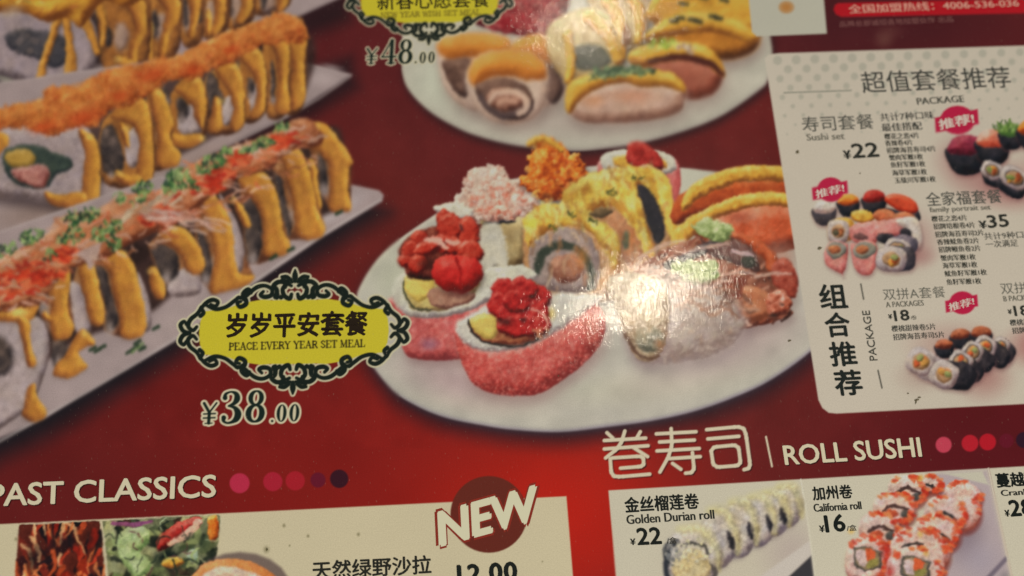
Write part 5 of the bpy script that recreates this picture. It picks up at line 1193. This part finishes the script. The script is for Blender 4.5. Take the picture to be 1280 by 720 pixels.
# ---------------------------------------------------------------- materials
def laminate(nt, bsdf):
    """the glossy film over the paper: slight waves, fine brushed scratches, film wear"""
    N = nt.nodes; K = nt.links
    geo = N.new('ShaderNodeNewGeometry')
    mp = N.new('ShaderNodeMapping'); mp.inputs['Scale'].default_value = (1, .22, 1); mp.inputs['Rotation'].default_value = (0, 0, .12)
    K.new(geo.outputs['Position'], mp.inputs['Vector'])
    n1 = N.new('ShaderNodeTexNoise'); n1.inputs['Scale'].default_value = 1100; n1.inputs['Detail'].default_value = 4
    K.new(mp.outputs[0], n1.inputs['Vector'])
    n2 = N.new('ShaderNodeTexNoise'); n2.inputs['Scale'].default_value = 70; n2.inputs['Detail'].default_value = 3
    K.new(geo.outputs['Position'], n2.inputs['Vector'])
    b1 = N.new('ShaderNodeBump'); b1.inputs['Strength'].default_value = .2; b1.inputs['Distance'].default_value = .00013
    b2 = N.new('ShaderNodeBump'); b2.inputs['Strength'].default_value = .2; b2.inputs['Distance'].default_value = .0005
    K.new(n1.outputs['Fac'], b1.inputs['Height']); K.new(n2.outputs['Fac'], b2.inputs['Height'])
    mp3 = N.new('ShaderNodeMapping'); mp3.inputs['Scale'].default_value = (1, .10, 1); mp3.inputs['Rotation'].default_value = (0, 0, -.16)
    K.new(geo.outputs['Position'], mp3.inputs['Vector'])
    n3 = N.new('ShaderNodeTexNoise'); n3.inputs['Scale'].default_value = 3000; n3.inputs['Detail'].default_value = 2
    K.new(mp3.outputs[0], n3.inputs['Vector'])
    b3 = N.new('ShaderNodeBump'); b3.inputs['Strength'].default_value = .4; b3.inputs['Distance'].default_value = .00005
    K.new(n3.outputs['Fac'], b3.inputs['Height']); K.new(b2.outputs['Normal'], b3.inputs['Normal'])
    K.new(b3.outputs['Normal'], b1.inputs['Normal'])
    K.new(b1.outputs['Normal'], bsdf.inputs['Coat Normal'])
    K.new(b1.outputs['Normal'], bsdf.inputs['Normal'])
    bsdf.inputs['Roughness'].default_value = .36
    bsdf.inputs['Specular IOR Level'].default_value = .14
    bsdf.inputs['Coat Weight'].default_value = 1.0
    n4 = N.new('ShaderNodeTexNoise'); n4.inputs['Scale'].default_value = 38; n4.inputs['Detail'].default_value = 5; n4.inputs['Distortion'].default_value = 1.5
    K.new(geo.outputs['Position'], n4.inputs['Vector'])
    r4 = N.new('ShaderNodeMapRange'); r4.inputs[1].default_value = .35; r4.inputs[2].default_value = .7; r4.inputs[3].default_value = .03; r4.inputs[4].default_value = .11
    K.new(n4.outputs['Fac'], r4.inputs[0]); K.new(r4.outputs[0], bsdf.inputs['Coat Roughness'])
    bsdf.inputs['Coat IOR'].default_value = 1.45
    return geo


TINT = (1.0, 1.08, 1.2)
VEIL = (.013, .007, .0055)       # the film's own sheen, taken off the ink
PAPER_GAIN = 1.62


def lin(c):
    c = np.clip(np.asarray(c, np.float32) / 255, 0, 1)
    return np.where(c <= .04045, c / 12.92, ((c + .055) / 1.055) ** 2.4)


def to_albedo(c):
    return np.clip((lin(c) - np.array(VEIL)) * PAPER_GAIN * np.array(TINT), .004, .9)


def mat_ink():
    m = bpy.data.materials.new('printed_ink'); m.use_nodes = True; nt = m.node_tree; b = nt.nodes['Principled BSDF']
    geo = laminate(nt, b); N = nt.nodes; K = nt.links
    at = N.new('ShaderNodeVertexColor'); at.layer_name = 'ink'
    n = N.new('ShaderNodeTexNoise'); n.inputs['Scale'].default_value = 2600; n.inputs['Detail'].default_value = 2
    K.new(geo.outputs['Position'], n.inputs['Vector'])
    r = N.new('ShaderNodeMapRange'); r.inputs[3].default_value = .80; r.inputs[4].default_value = 1.2
    K.new(n.outputs['Fac'], r.inputs[0])
    n2 = N.new('ShaderNodeTexNoise'); n2.inputs['Scale'].default_value = 24; n2.inputs['Detail'].default_value = 4
    K.new(geo.outputs['Position'], n2.inputs['Vector'])
    r2 = N.new('ShaderNodeMapRange'); r2.inputs[3].default_value = .94; r2.inputs[4].default_value = 1.06
    K.new(n2.outputs['Fac'], r2.inputs[0])
    mu = N.new('ShaderNodeMath'); mu.operation = 'MULTIPLY'; K.new(r.outputs[0], mu.inputs[0]); K.new(r2.outputs[0], mu.inputs[1])
    v = N.new('ShaderNodeVectorMath'); v.operation = 'SCALE'; K.new(at.outputs['Color'], v.inputs[0]); K.new(mu.outputs[0], v.inputs['Scale'])
    # dust and fine wear on the film: sparse pale flecks, a little longer than wide
    m5 = N.new('ShaderNodeMapping'); m5.inputs['Scale'].default_value = (1, .45, 1); m5.inputs['Rotation'].default_value = (0, 0, .5)
    K.new(geo.outputs['Position'], m5.inputs['Vector'])
    n5 = N.new('ShaderNodeTexNoise'); n5.inputs['Scale'].default_value = 1500; n5.inputs['Detail'].default_value = 1
    K.new(m5.outputs[0], n5.inputs['Vector'])
    r5 = N.new('ShaderNodeMapRange'); r5.inputs[1].default_value = .70; r5.inputs[2].default_value = .82; r5.inputs[3].default_value = 0; r5.inputs[4].default_value = .16
    K.new(n5.outputs['Fac'], r5.inputs[0])
    mx = N.new('ShaderNodeMix'); mx.data_type = 'RGBA'; mx.inputs[7].default_value = (.55, .45, .36, 1)
    K.new(r5.outputs[0], mx.inputs[0]); K.new(v.outputs[0], mx.inputs[6])
    K.new(mx.outputs[2], b.inputs['Base Color'])
    return m


MATS = {}


def mat_flat(col):
    k = tuple(int(c) for c in col)
    if k not in MATS:
        m = bpy.data.materials.new('letter_ink'); m.use_nodes = True; b = m.node_tree.nodes['Principled BSDF']
        laminate(m.node_tree, b); a = to_albedo(col)
        b.inputs['Base Color'].default_value = (float(a[0]), float(a[1]), float(a[2]), 1)
        MATS[k] = m
    return MATS[k]


# ---------------------------------------------------------------- table and menu sheet
def box(name, x0, y0, x1, y1, z0, z1, mat, bev=0.0):
    me = bpy.data.meshes.new(name)
    V = [(x0, y0, z0), (x1, y0, z0), (x1, y1, z0), (x0, y1, z0), (x0, y0, z1), (x1, y0, z1), (x1, y1, z1), (x0, y1, z1)]
    me.from_pydata(V, [], [(0, 3, 2, 1), (4, 5, 6, 7), (0, 1, 5, 4), (1, 2, 6, 5), (2, 3, 7, 6), (3, 0, 4, 7)])
    o = bpy.data.objects.new(name, me); COL.objects.link(o); me.materials.append(mat)
    if bev:
        md = o.modifiers.new('bevel', 'BEVEL'); md.width = bev; md.segments = 3
    return o


wood = bpy.data.materials.new('dark_wood'); wood.use_nodes = True
nt = wood.node_tree; b = nt.nodes['Principled BSDF']; b.inputs['Roughness'].default_value = .45
nz = nt.nodes.new('ShaderNodeTexNoise'); nz.inputs['Scale'].default_value = 9; nz.inputs['Detail'].default_value = 6
mp = nt.nodes.new('ShaderNodeMapping'); mp.inputs['Scale'].default_value = (1, 9, 1); tc = nt.nodes.new('ShaderNodeTexCoord')
rp = nt.nodes.new('ShaderNodeValToRGB'); rp.color_ramp.elements[0].color = (.05, .026, .014, 1); rp.color_ramp.elements[1].color = (.15, .08, .04, 1)
nt.links.new(tc.outputs['Object'], mp.inputs[0]); nt.links.new(mp.outputs[0], nz.inputs[0]); nt.links.new(nz.outputs['Fac'], rp.inputs[0]); nt.links.new(rp.outputs[0], b.inputs['Base Color'])
tb = box('table_top', -.6, -.42, .6, .42, -.032, -.0012, wood, .003); tb['kind'] = 'structure'

menu = bpy.data.objects.new('menu', None); COL.objects.link(menu); menu.location = (0, 0, -.0012)
menu['label'] = 'glossy laminated red sushi menu sheet printed with pictures, prices and white cards'
menu['category'] = 'menu'
gx0, gy0 = -MX, -MY; gx1, gy1 = W0 - 1 - MX, H0 - 1 - MY


def adopt(o, par):
    o.parent = par
    off = menu.location if par is menu else Vector((0, 0, 0))
    o.location = -off if par is menu else (0, 0, 0)


backing = box('paper_backing', -.235, -.165, .235, .165, -.0006, -.00008, mat_flat((100, 28, 27)))
backing.parent = menu; backing.location = (0, 0, .0006 + .0000)
backing.location = (0, 0, 0.0012)

# ---------------------------------------------------------------- the print as one tessellated sheet, a mesh for each printed part
paint_all()
INKM = mat_ink()
# merge parts of the same ground
first_red = 0
for i, (n, l, p) in enumerate(PARTS):
    if n == 'red_background' and i:
        IDM[IDM == i] = first_red
CID = IDM[:-1, :-1].copy()
CHh, CWw = CID.shape
quads = {}
B = 4
hb, wb = CHh // B, CWw // B
Ib = CID[:hb * B, :wb * B].reshape(hb, B, wb, B).transpose(0, 2, 1, 3).reshape(hb, wb, -1)
same = (Ib == Ib[:, :, :1]).all(-1)
c00 = INK[0:hb * B:B, 0:wb * B:B]; c10 = INK[0:hb * B:B, B:wb * B + 1:B][:, :wb]; c01 = INK[B:hb * B + 1:B, 0:wb * B:B][:hb]; c11 = INK[B:hb * B + 1:B, B:wb * B + 1:B][:hb, :wb]
err = np.zeros((hb, wb), np.float32)
for j in range(B + 1):
    for i in range(B + 1):
        q = INK[j:j + hb * B:B, i:i + wb * B:B][:hb, :wb]
        e = (c00 * (1 - i / B) + c10 * i / B) * (1 - j / B) + (c01 * (1 - i / B) + c11 * i / B) * j / B
        err = np.maximum(err, np.abs(e - q).max(-1))
flatb = same & (err < 2.2)
mask_small = np.ones((CHh, CWw), bool)
mask_small[:hb * B, :wb * B] = ~np.repeat(np.repeat(flatb, B, 0), B, 1)
jj, ii = np.nonzero(mask_small)
Q = [np.stack([jj, ii, jj + 1, ii + 1], 1)]; QI = [CID[jj, ii]]
jb, ib = np.nonzero(flatb)
Q.append(np.stack([jb * B, ib * B, jb * B + B, ib * B + B], 1)); QI.append(CID[jb * B, ib * B])
Q = np.concatenate(Q); QI = np.concatenate(QI)
ALB = to_albedo(INK)
VX, VY = P2(*np.meshgrid(np.arange(W0) - MX, np.arange(H0) - MY))
OBJ = {}
count = np.bincount(QI, minlength=len(PARTS))


def sheet(name, q, parent_obj):
    a = q[:, 0] * W0 + q[:, 1]; b_ = q[:, 0] * W0 + q[:, 3]; c = q[:, 2] * W0 + q[:, 3]; d = q[:, 2] * W0 + q[:, 1]
    idx = np.stack([d, c, b_, a], 1)
    u, inv = np.unique(idx.ravel(), return_inverse=True)
    me = bpy.data.meshes.new(name); nv, nf = len(u), len(q)
    me.vertices.add(nv); me.loops.add(nf * 4); me.polygons.add(nf)
    co = np.zeros((nv, 3), np.float32); co[:, 0] = VX.ravel()[u]; co[:, 1] = VY.ravel()[u]
    me.vertices.foreach_set('co', co.ravel()); me.loops.foreach_set('vertex_index', inv.ravel().astype(np.int32))
    me.polygons.foreach_set('loop_start', np.arange(nf, dtype=np.int32) * 4)
    me.update(calc_edges=True)
    ca = me.color_attributes.new('ink', 'FLOAT_COLOR', 'POINT')
    cc = np.ones((nv, 4), np.float32); cc[:, :3] = ALB.reshape(-1, 3)[u]
    ca.data.foreach_set('color', cc.ravel())
    me.materials.append(INKM)
    o = bpy.data.objects.new(name, me); COL.objects.link(o)
    o.parent = parent_obj
    o.location = (0, 0, .0012) if parent_obj is menu else (0, 0, 0)
    return o


order = np.argsort(QI, kind='stable'); Q = Q[order]; QI = QI[order]
st = np.searchsorted(QI, np.arange(len(PARTS) + 1))
for i, (n, l, p) in enumerate(PARTS):
    k = st[i + 1] - st[i]
    if k < 6 and n != 'red_background': continue
    if p is not None and p not in OBJ: continue
    if k == 0: continue
    o = sheet(n, Q[st[i]:st[i + 1]], menu if p is None else OBJ[p])
    if l: o['label'] = l
    if n in ('printed_chopped_chives', 'printed_red_roe_flecks', 'printed_orange_sauce', 'printed_crab_shred_topping'): o['kind'] = 'stuff'
    OBJ[i] = o
red = OBJ[0]


# ---------------------------------------------------------------- printed lettering (flat letter shapes a hair above the ink)
LZ = [0]


def text(s, p0, p1, h, col=INKB, bold=0.0, parent=None, name='printed_lettering', shear=0.0, up=None, z=.00004, tight=1.0, taper=0, rough=0):
    cu = bpy.data.curves.new('t', 'FONT'); cu.body = s; cu.resolution_u = 3; cu.offset = bold; cu.fill_mode = 'FRONT'
    cu.space_character = tight; cu.offset = 0
    ob = bpy.data.objects.new('t', cu); COL.objects.link(ob)
    dg = bpy.context.evaluated_depsgraph_get()
    me = bpy.data.meshes.new_from_object(ob.evaluated_get(dg))
    bpy.data.objects.remove(ob); bpy.data.curves.remove(cu)
    n = len(me.vertices)
    co = np.zeros(n * 3, np.float32); me.vertices.foreach_get('co', co); co = co.reshape(-1, 3)
    x0, x1 = co[:, 0].min(), co[:, 0].max(); y0, y1 = co[:, 1].min(), co[:, 1].max()
    u = (co[:, 0] - x0) / (x1 - x0); v = (co[:, 1] - y0) / (y1 - y0)
    p0 = np.array(p0, float); p1 = np.array(p1, float)
    if up is None:        # the paper's own upright at this spot
        m = (p0 + p1) / 2; a = np.array([(m[0] - 340.0), (m[1] + 4270.0)]); a = -a / np.linalg.norm(a)
        up = a * h
    up = np.array(up, float)
    g = p0 + u[:, None] * (p1 - p0) + v[:, None] * up * (1 + taper * u[:, None]) + v[:, None] * shear * (p1 - p0) / np.linalg.norm(p1 - p0) * h
    if rough:
        g = g + np.stack([vn(g[:, 0], g[:, 1], 5, 1, 2), vn(g[:, 0], g[:, 1], 5, 4, 2)], 1) * .7 * rough
    X, Y = P2(g[:, 0], g[:, 1])
    LZ[0] += 1
    out = np.stack([X, Y, np.full(n, z + LZ[0] % 7 * 1e-6)], 1).astype(np.float32)
    if bold > 0:        # heavier letters: the same outlines printed again, a fraction of a stroke apart
        r_ = bold * h * (1.25 if max(map(ord, s)) > 1000 else 2.1); tri = [tuple(p.vertices) for p in me.polygons]; vs = []; fs = []
        offs = [(0, 0), (r_, 0), (-r_, 0), (0, r_ * .8), (0, -r_ * .8), (r_ * .7, r_ * .6), (-r_ * .7, -r_ * .6)]
        if h < 12: offs = offs[:3]
        for k_, (ox, oy) in enumerate(offs):
            X_, Y_ = P2(g[:, 0] + ox, g[:, 1] + oy)
            vs += [(X_[i], Y_[i], z + k_ * 2.5e-6) for i in range(n)]; fs += [tuple(v_ + k_ * n for v_ in t_) for t_ in tri]
        me = bpy.data.meshes.new(name); me.from_pydata(vs, [], fs)
    else:
        me.vertices.foreach_set('co', out.ravel())
    me.materials.clear(); me.materials.append(mat_flat(col)); me.update()
    me.name = name
    o = bpy.data.objects.new(name, me); COL.objects.link(o)
    par = parent or menu
    o.parent = par; o.location = (0, 0, .0012) if par is menu else (0, 0, 0)
    return o


def find(name, k=0):
    return [OBJ[i] for i in sorted(OBJ) if PARTS[i][0] == name][k]


card = find('printed_package_card')
GREY = (66, 62, 54)
# headings
for dx, c, z in ((1.4, (58, 20, 20), .00003), (0, (200, 186, 156), .00005)):
    text('PAST CLASSICS', (-14 + dx, 633 + dx), (269 + dx, 621 + dx), 27.5, c, .014, name='printed_heading' if not dx else 'heading_drop_shadow', z=z)
    text('ROLL SUSHI', (982 + dx, 581 + dx), (1152 + dx, 570.5 + dx), 24, c, .014, name='printed_heading' if not dx else 'heading_drop_shadow', z=z)
# plaque characters
pq = find('printed_yellow_plaque', 0); pq2 = find('printed_yellow_plaque', 1)
text('岁岁平安套餐', (283, 422), (458, 419), 30, (44, 30, 16), .03, pq, 'plaque_characters', shear=.08, rough=1)
text('新春心愿套餐', (472, 13), (612, 9), 24, (56, 46, 22), .012, pq2, 'plaque_characters')
# lower left card
dc = find('printed_dish_card')
text('天然绿野沙拉', (391, 725), (539, 717), 23, (44, 38, 32), .022, dc)
text('12.00', (573, 729), (646, 724.5), 22, (36, 32, 28), .03, dc, 'printed_price_figures', tight=1.1)
NEWC = (200, 186, 156)
for off, c, z in ((.064, (128, 44, 32), .00003), (.034, (206, 192, 160), .00007)):
    g = 1.0 if off > .06 else 0
    text('NEW', (551 - g, 682 + g), (671 + g, 649.5 + g * 1.2), 35 + 2 * g, c, off, dc, 'badge_letters' if not g else 'badge_letter_outline', up=((-2 * 1, -41 - 2 * g)), z=z, taper=.02)
# roll cards
d1 = find('printed_durian_roll_card'); d2 = find('printed_california_roll_card'); d3 = find('printed_cranberry_roll_card')
text('金丝榴莲卷', (782, 641), (874, 635.5), 19, INKB, .026, d1)
text('Golden Durian roll', (784, 655.5), (893, 648.5), 11.5, (48, 44, 38), .022, d1)
text('22', (797.5, 681), (827, 679.5), 20.5, INKB, .02, d1, 'printed_price_figures')
text('¥', (788.5, 681.5), (794.5, 681), 8, INKB, .03, d1); text('/盒', (834, 680), (846, 679), 8, (60, 54, 46), .02, d1)
text('加州卷', (1017, 625.5), (1066, 622.5), 17, INKB, .026, d2)
text('California roll', (1018, 640), (1077, 636.5), 10, (48, 44, 38), .024, d2)
text('16', (1033, 665.5), (1057, 663.5), 21, INKB, .022, d2, 'printed_price_figures')
text('¥', (1025, 665.5), (1031, 665), 8.5, INKB, .03, d2); text('/盒', (1059, 664), (1071, 663), 7.5, (60, 54, 46), .02, d2)
text('蔓越莓卷', (1247, 609.5), (1318, 605), 17.5, INKB, .03, d3)
text('Cranberry roll', (1252.5, 622.5), (1333, 618), 10, (48, 44, 38), .024, d3)
text('28', (1264, 645.5), (1292, 643.5), 20, INKB, .022, d3, 'printed_price_figures'); text('¥', (1257, 646), (1262.5, 645.5), 8.5, INKB, .03, d3)
# package card
text('超值套餐推荐', (1079, 116.5), (1265, 109.5), 27, (70, 66, 60), .006, card)
text('PACKAGE', (1147, 131), (1205.5, 127.5), 8.5, GREY, .022, card)
text('寿司套餐', (1004, 165), (1093, 161), 19, (84, 80, 72), .006, card); text('Sushi set', (1009, 176), (1056, 174), 8.5, (100, 94, 82), .02, card)
text('共计7种口味', (1101, 151.5), (1168, 148.5), 10, (64, 60, 54), .02, card); text('最佳搭配', (1103, 164.5), (1153, 162), 10, (64, 60, 54), .026, card)
text('22', (1066.5, 197.5), (1099, 195.5), 17.5, (52, 48, 42), .022, card, 'printed_price_figures'); text('¥', (1055.5, 199), (1064, 198.5), 11, (52, 48, 42), .04, card)
L1 = [('樱花之恋4片', 1106, 174.5, 1149), ('香辣卷4片', 1107, 183, 1141), ('招牌海苔寿司4片', 1109, 192, 1170), ('蟹肉军舰1枚', 1112, 201, 1154), ('鱼籽军舰1枚', 1114, 210, 1157), ('海草军舰1枚', 1116, 220, 1159), ('玉级川军舰1枚', 1119, 229.5, 1170)]
L2 = [('樱花之恋4片', 1165, 277.5, 1209), ('招牌培根卷4片', 1167.5, 287, 1219), ('招牌海苔寿司2片', 1169.5, 297, 1230), ('香辣鱿鱼卷2片', 1172, 306.5, 1224), ('招牌鳗鱼卷2片', 1174, 316, 1226), ('蟹肉军舰1枚', 1176.5, 326.5, 1220), ('海草军舰1枚', 1179, 336, 1222), ('鱿鱼籽军舰1枚', 1181.5, 346, 1234), ('鱼籽军舰1枚', 1184, 356.5, 1227)]
for s, x, y, x1 in L1 + L2:
    text(s, (x, y), (x1, y - (x1 - x) * .042), 7.6, (60, 56, 48), .03, card)
text('全家福套餐', (1159, 258), (1253, 253.5), 17.5, (84, 80, 72), .01, card); text('family portrait set', (1163, 267.5), (1239, 264), 8.5, (100, 94, 82), .02, card)
text('35', (1236, 285), (1261.5, 283), 15.5, (52, 48, 42), .022, card, 'printed_price_figures'); text('¥', (1225, 286), (1234, 285.5), 10, (52, 48, 42), .04, card)
text('共计9种口味', (1231, 300), (1292, 297), 9, (72, 68, 60), .016, card); text('一次满足', (1233, 310), (1273, 308), 9, (72, 68, 60), .016, card)
text('双拼A套餐', (1105, 375.5), (1182.5, 372), 14.5, (96, 92, 82), .0, card); text('A PACKAGES', (1108, 384.5), (1155, 382), 7, (100, 94, 82), .02, card)
text('18', (1119, 401.5), (1137, 400), 13, (52, 48, 42), .024, card, 'printed_price_figures'); text('¥', (1111, 399), (1115.5, 398.5), 6, (52, 48, 42), .04, card); text('/份', (1139, 400), (1146, 399.5), 5.5, (72, 68, 60), .02, card)
text('樱桃甜辣卷5片', (1115, 415), (1170, 412), 8, (64, 60, 54), .022, card); text('招牌海苔寿司5片', (1117, 425.5), (1181, 422), 8, (64, 60, 54), .024, card)
text('双拼B套餐', (1252, 368), (1330, 364.5), 14.5, (96, 92, 82), .0, card); text('B PACKAGES', (1255, 377), (1302, 374.5), 7, (100, 94, 82), .02, card)
text('18', (1269, 395), (1287, 394), 12.5, (52, 48, 42), .024, card, 'printed_price_figures'); text('¥', (1260.5, 393), (1265, 392.5), 6, (52, 48, 42), .04, card)
text('樱桃甜辣卷5片', (1263, 407.5), (1318, 404.5), 8, (64, 60, 54), .022, card); text('招牌海苔寿司5片', (1266, 417.5), (1330, 414), 8, (64, 60, 54), .024, card)
for s, x0, x1, y0, y1 in [('组', 1026, 1060, 386, 30), ('合', 1033, 1064, 421.5, 30), ('推', 1039, 1072, 458, 30), ('荐', 1045, 1079, 494.5, 31)]:
    text(s, (x0 + 1, y0), (x1, y0 - 1.6), y1, (38, 36, 32), .026, card, 'printed_vertical_character')
text('PACKAGE', (1097, 450.5), (1087, 388), 9.5, (66, 62, 54), .014, card, 'printed_vertical_lettering', up=(-9.6, .5))
# hotline
hb_ = find('red_hotline_bar')
text('全国加盟热线：4006-536-036', (1062, 17), (1274, 8.5), 11, (206, 150, 130), .014, hb_)
text('品牌总部诚招各地加盟伙伴 出品', (1050, 34), (1192, 27.5), 7.5, (122, 78, 74), .0, menu)
# stickers
for k, (cx, cy, w, h) in enumerate([(1197, 150, 23, 12.5), (1038.5, 237, 19, 10.5), (1203, 378.5, 17, 10)]):
    stk = [OBJ[i] for i in sorted(OBJ) if PARTS[i][0] == 'printed_recommendation_sticker']
    text('推荐!', (cx - w + 1, cy + h * .5 + 6), (cx + w - 2, cy + h * .5 - 2.5), h, (216, 180, 166), .03, card, 'sticker_characters')

# the sheet's own edge and worn specks
sp = [(997, 190, 2.2, 3.0), (1024.5, 310.5, 3.0, 2.4), (1146, 500, 3.6, 1.2), (1145, 502, 1.2, 3.4), (1149, 497, 2.4, 1.0), (1135, 492, 1.6, .8), (987, 426, 2.4, 1.2), (1075, 217, 1, 1), (333.5, 687, 1.6, 2.0), (698, 470, 1, .8)]
r = np.random.RandomState(3)
for x, y, a, b_ in sp:
    n = 9; an = np.arange(n) * 2 * math.pi / n; rr_ = r.uniform(.7, 1.2, n)
    X, Y = P2(x + np.cos(an + .4) * a * rr_, y + np.sin(an) * b_ * rr_)
    me = bpy.data.meshes.new('crumb_speck')
    cx_, cy_ = P2(np.array([x]), np.array([y]))
    V = [(X[i], Y[i], .00008) for i in range(n)] + [(cx_[0] + (X[i] - cx_[0]) * .6, cy_[0] + (Y[i] - cy_[0]) * .6, .00030) for i in range(n)]
    F = [(i, (i + 1) % n, n + (i + 1) % n, n + i) for i in range(n)] + [tuple(range(n, 2 * n))]
    me.from_pydata(V, [], F); me.materials.append(mat_flat((96, 84, 60)))
    o = bpy.data.objects.new('dirt_speck', me); COL.objects.link(o); o.parent = menu; o.location = (0, 0, .0012)
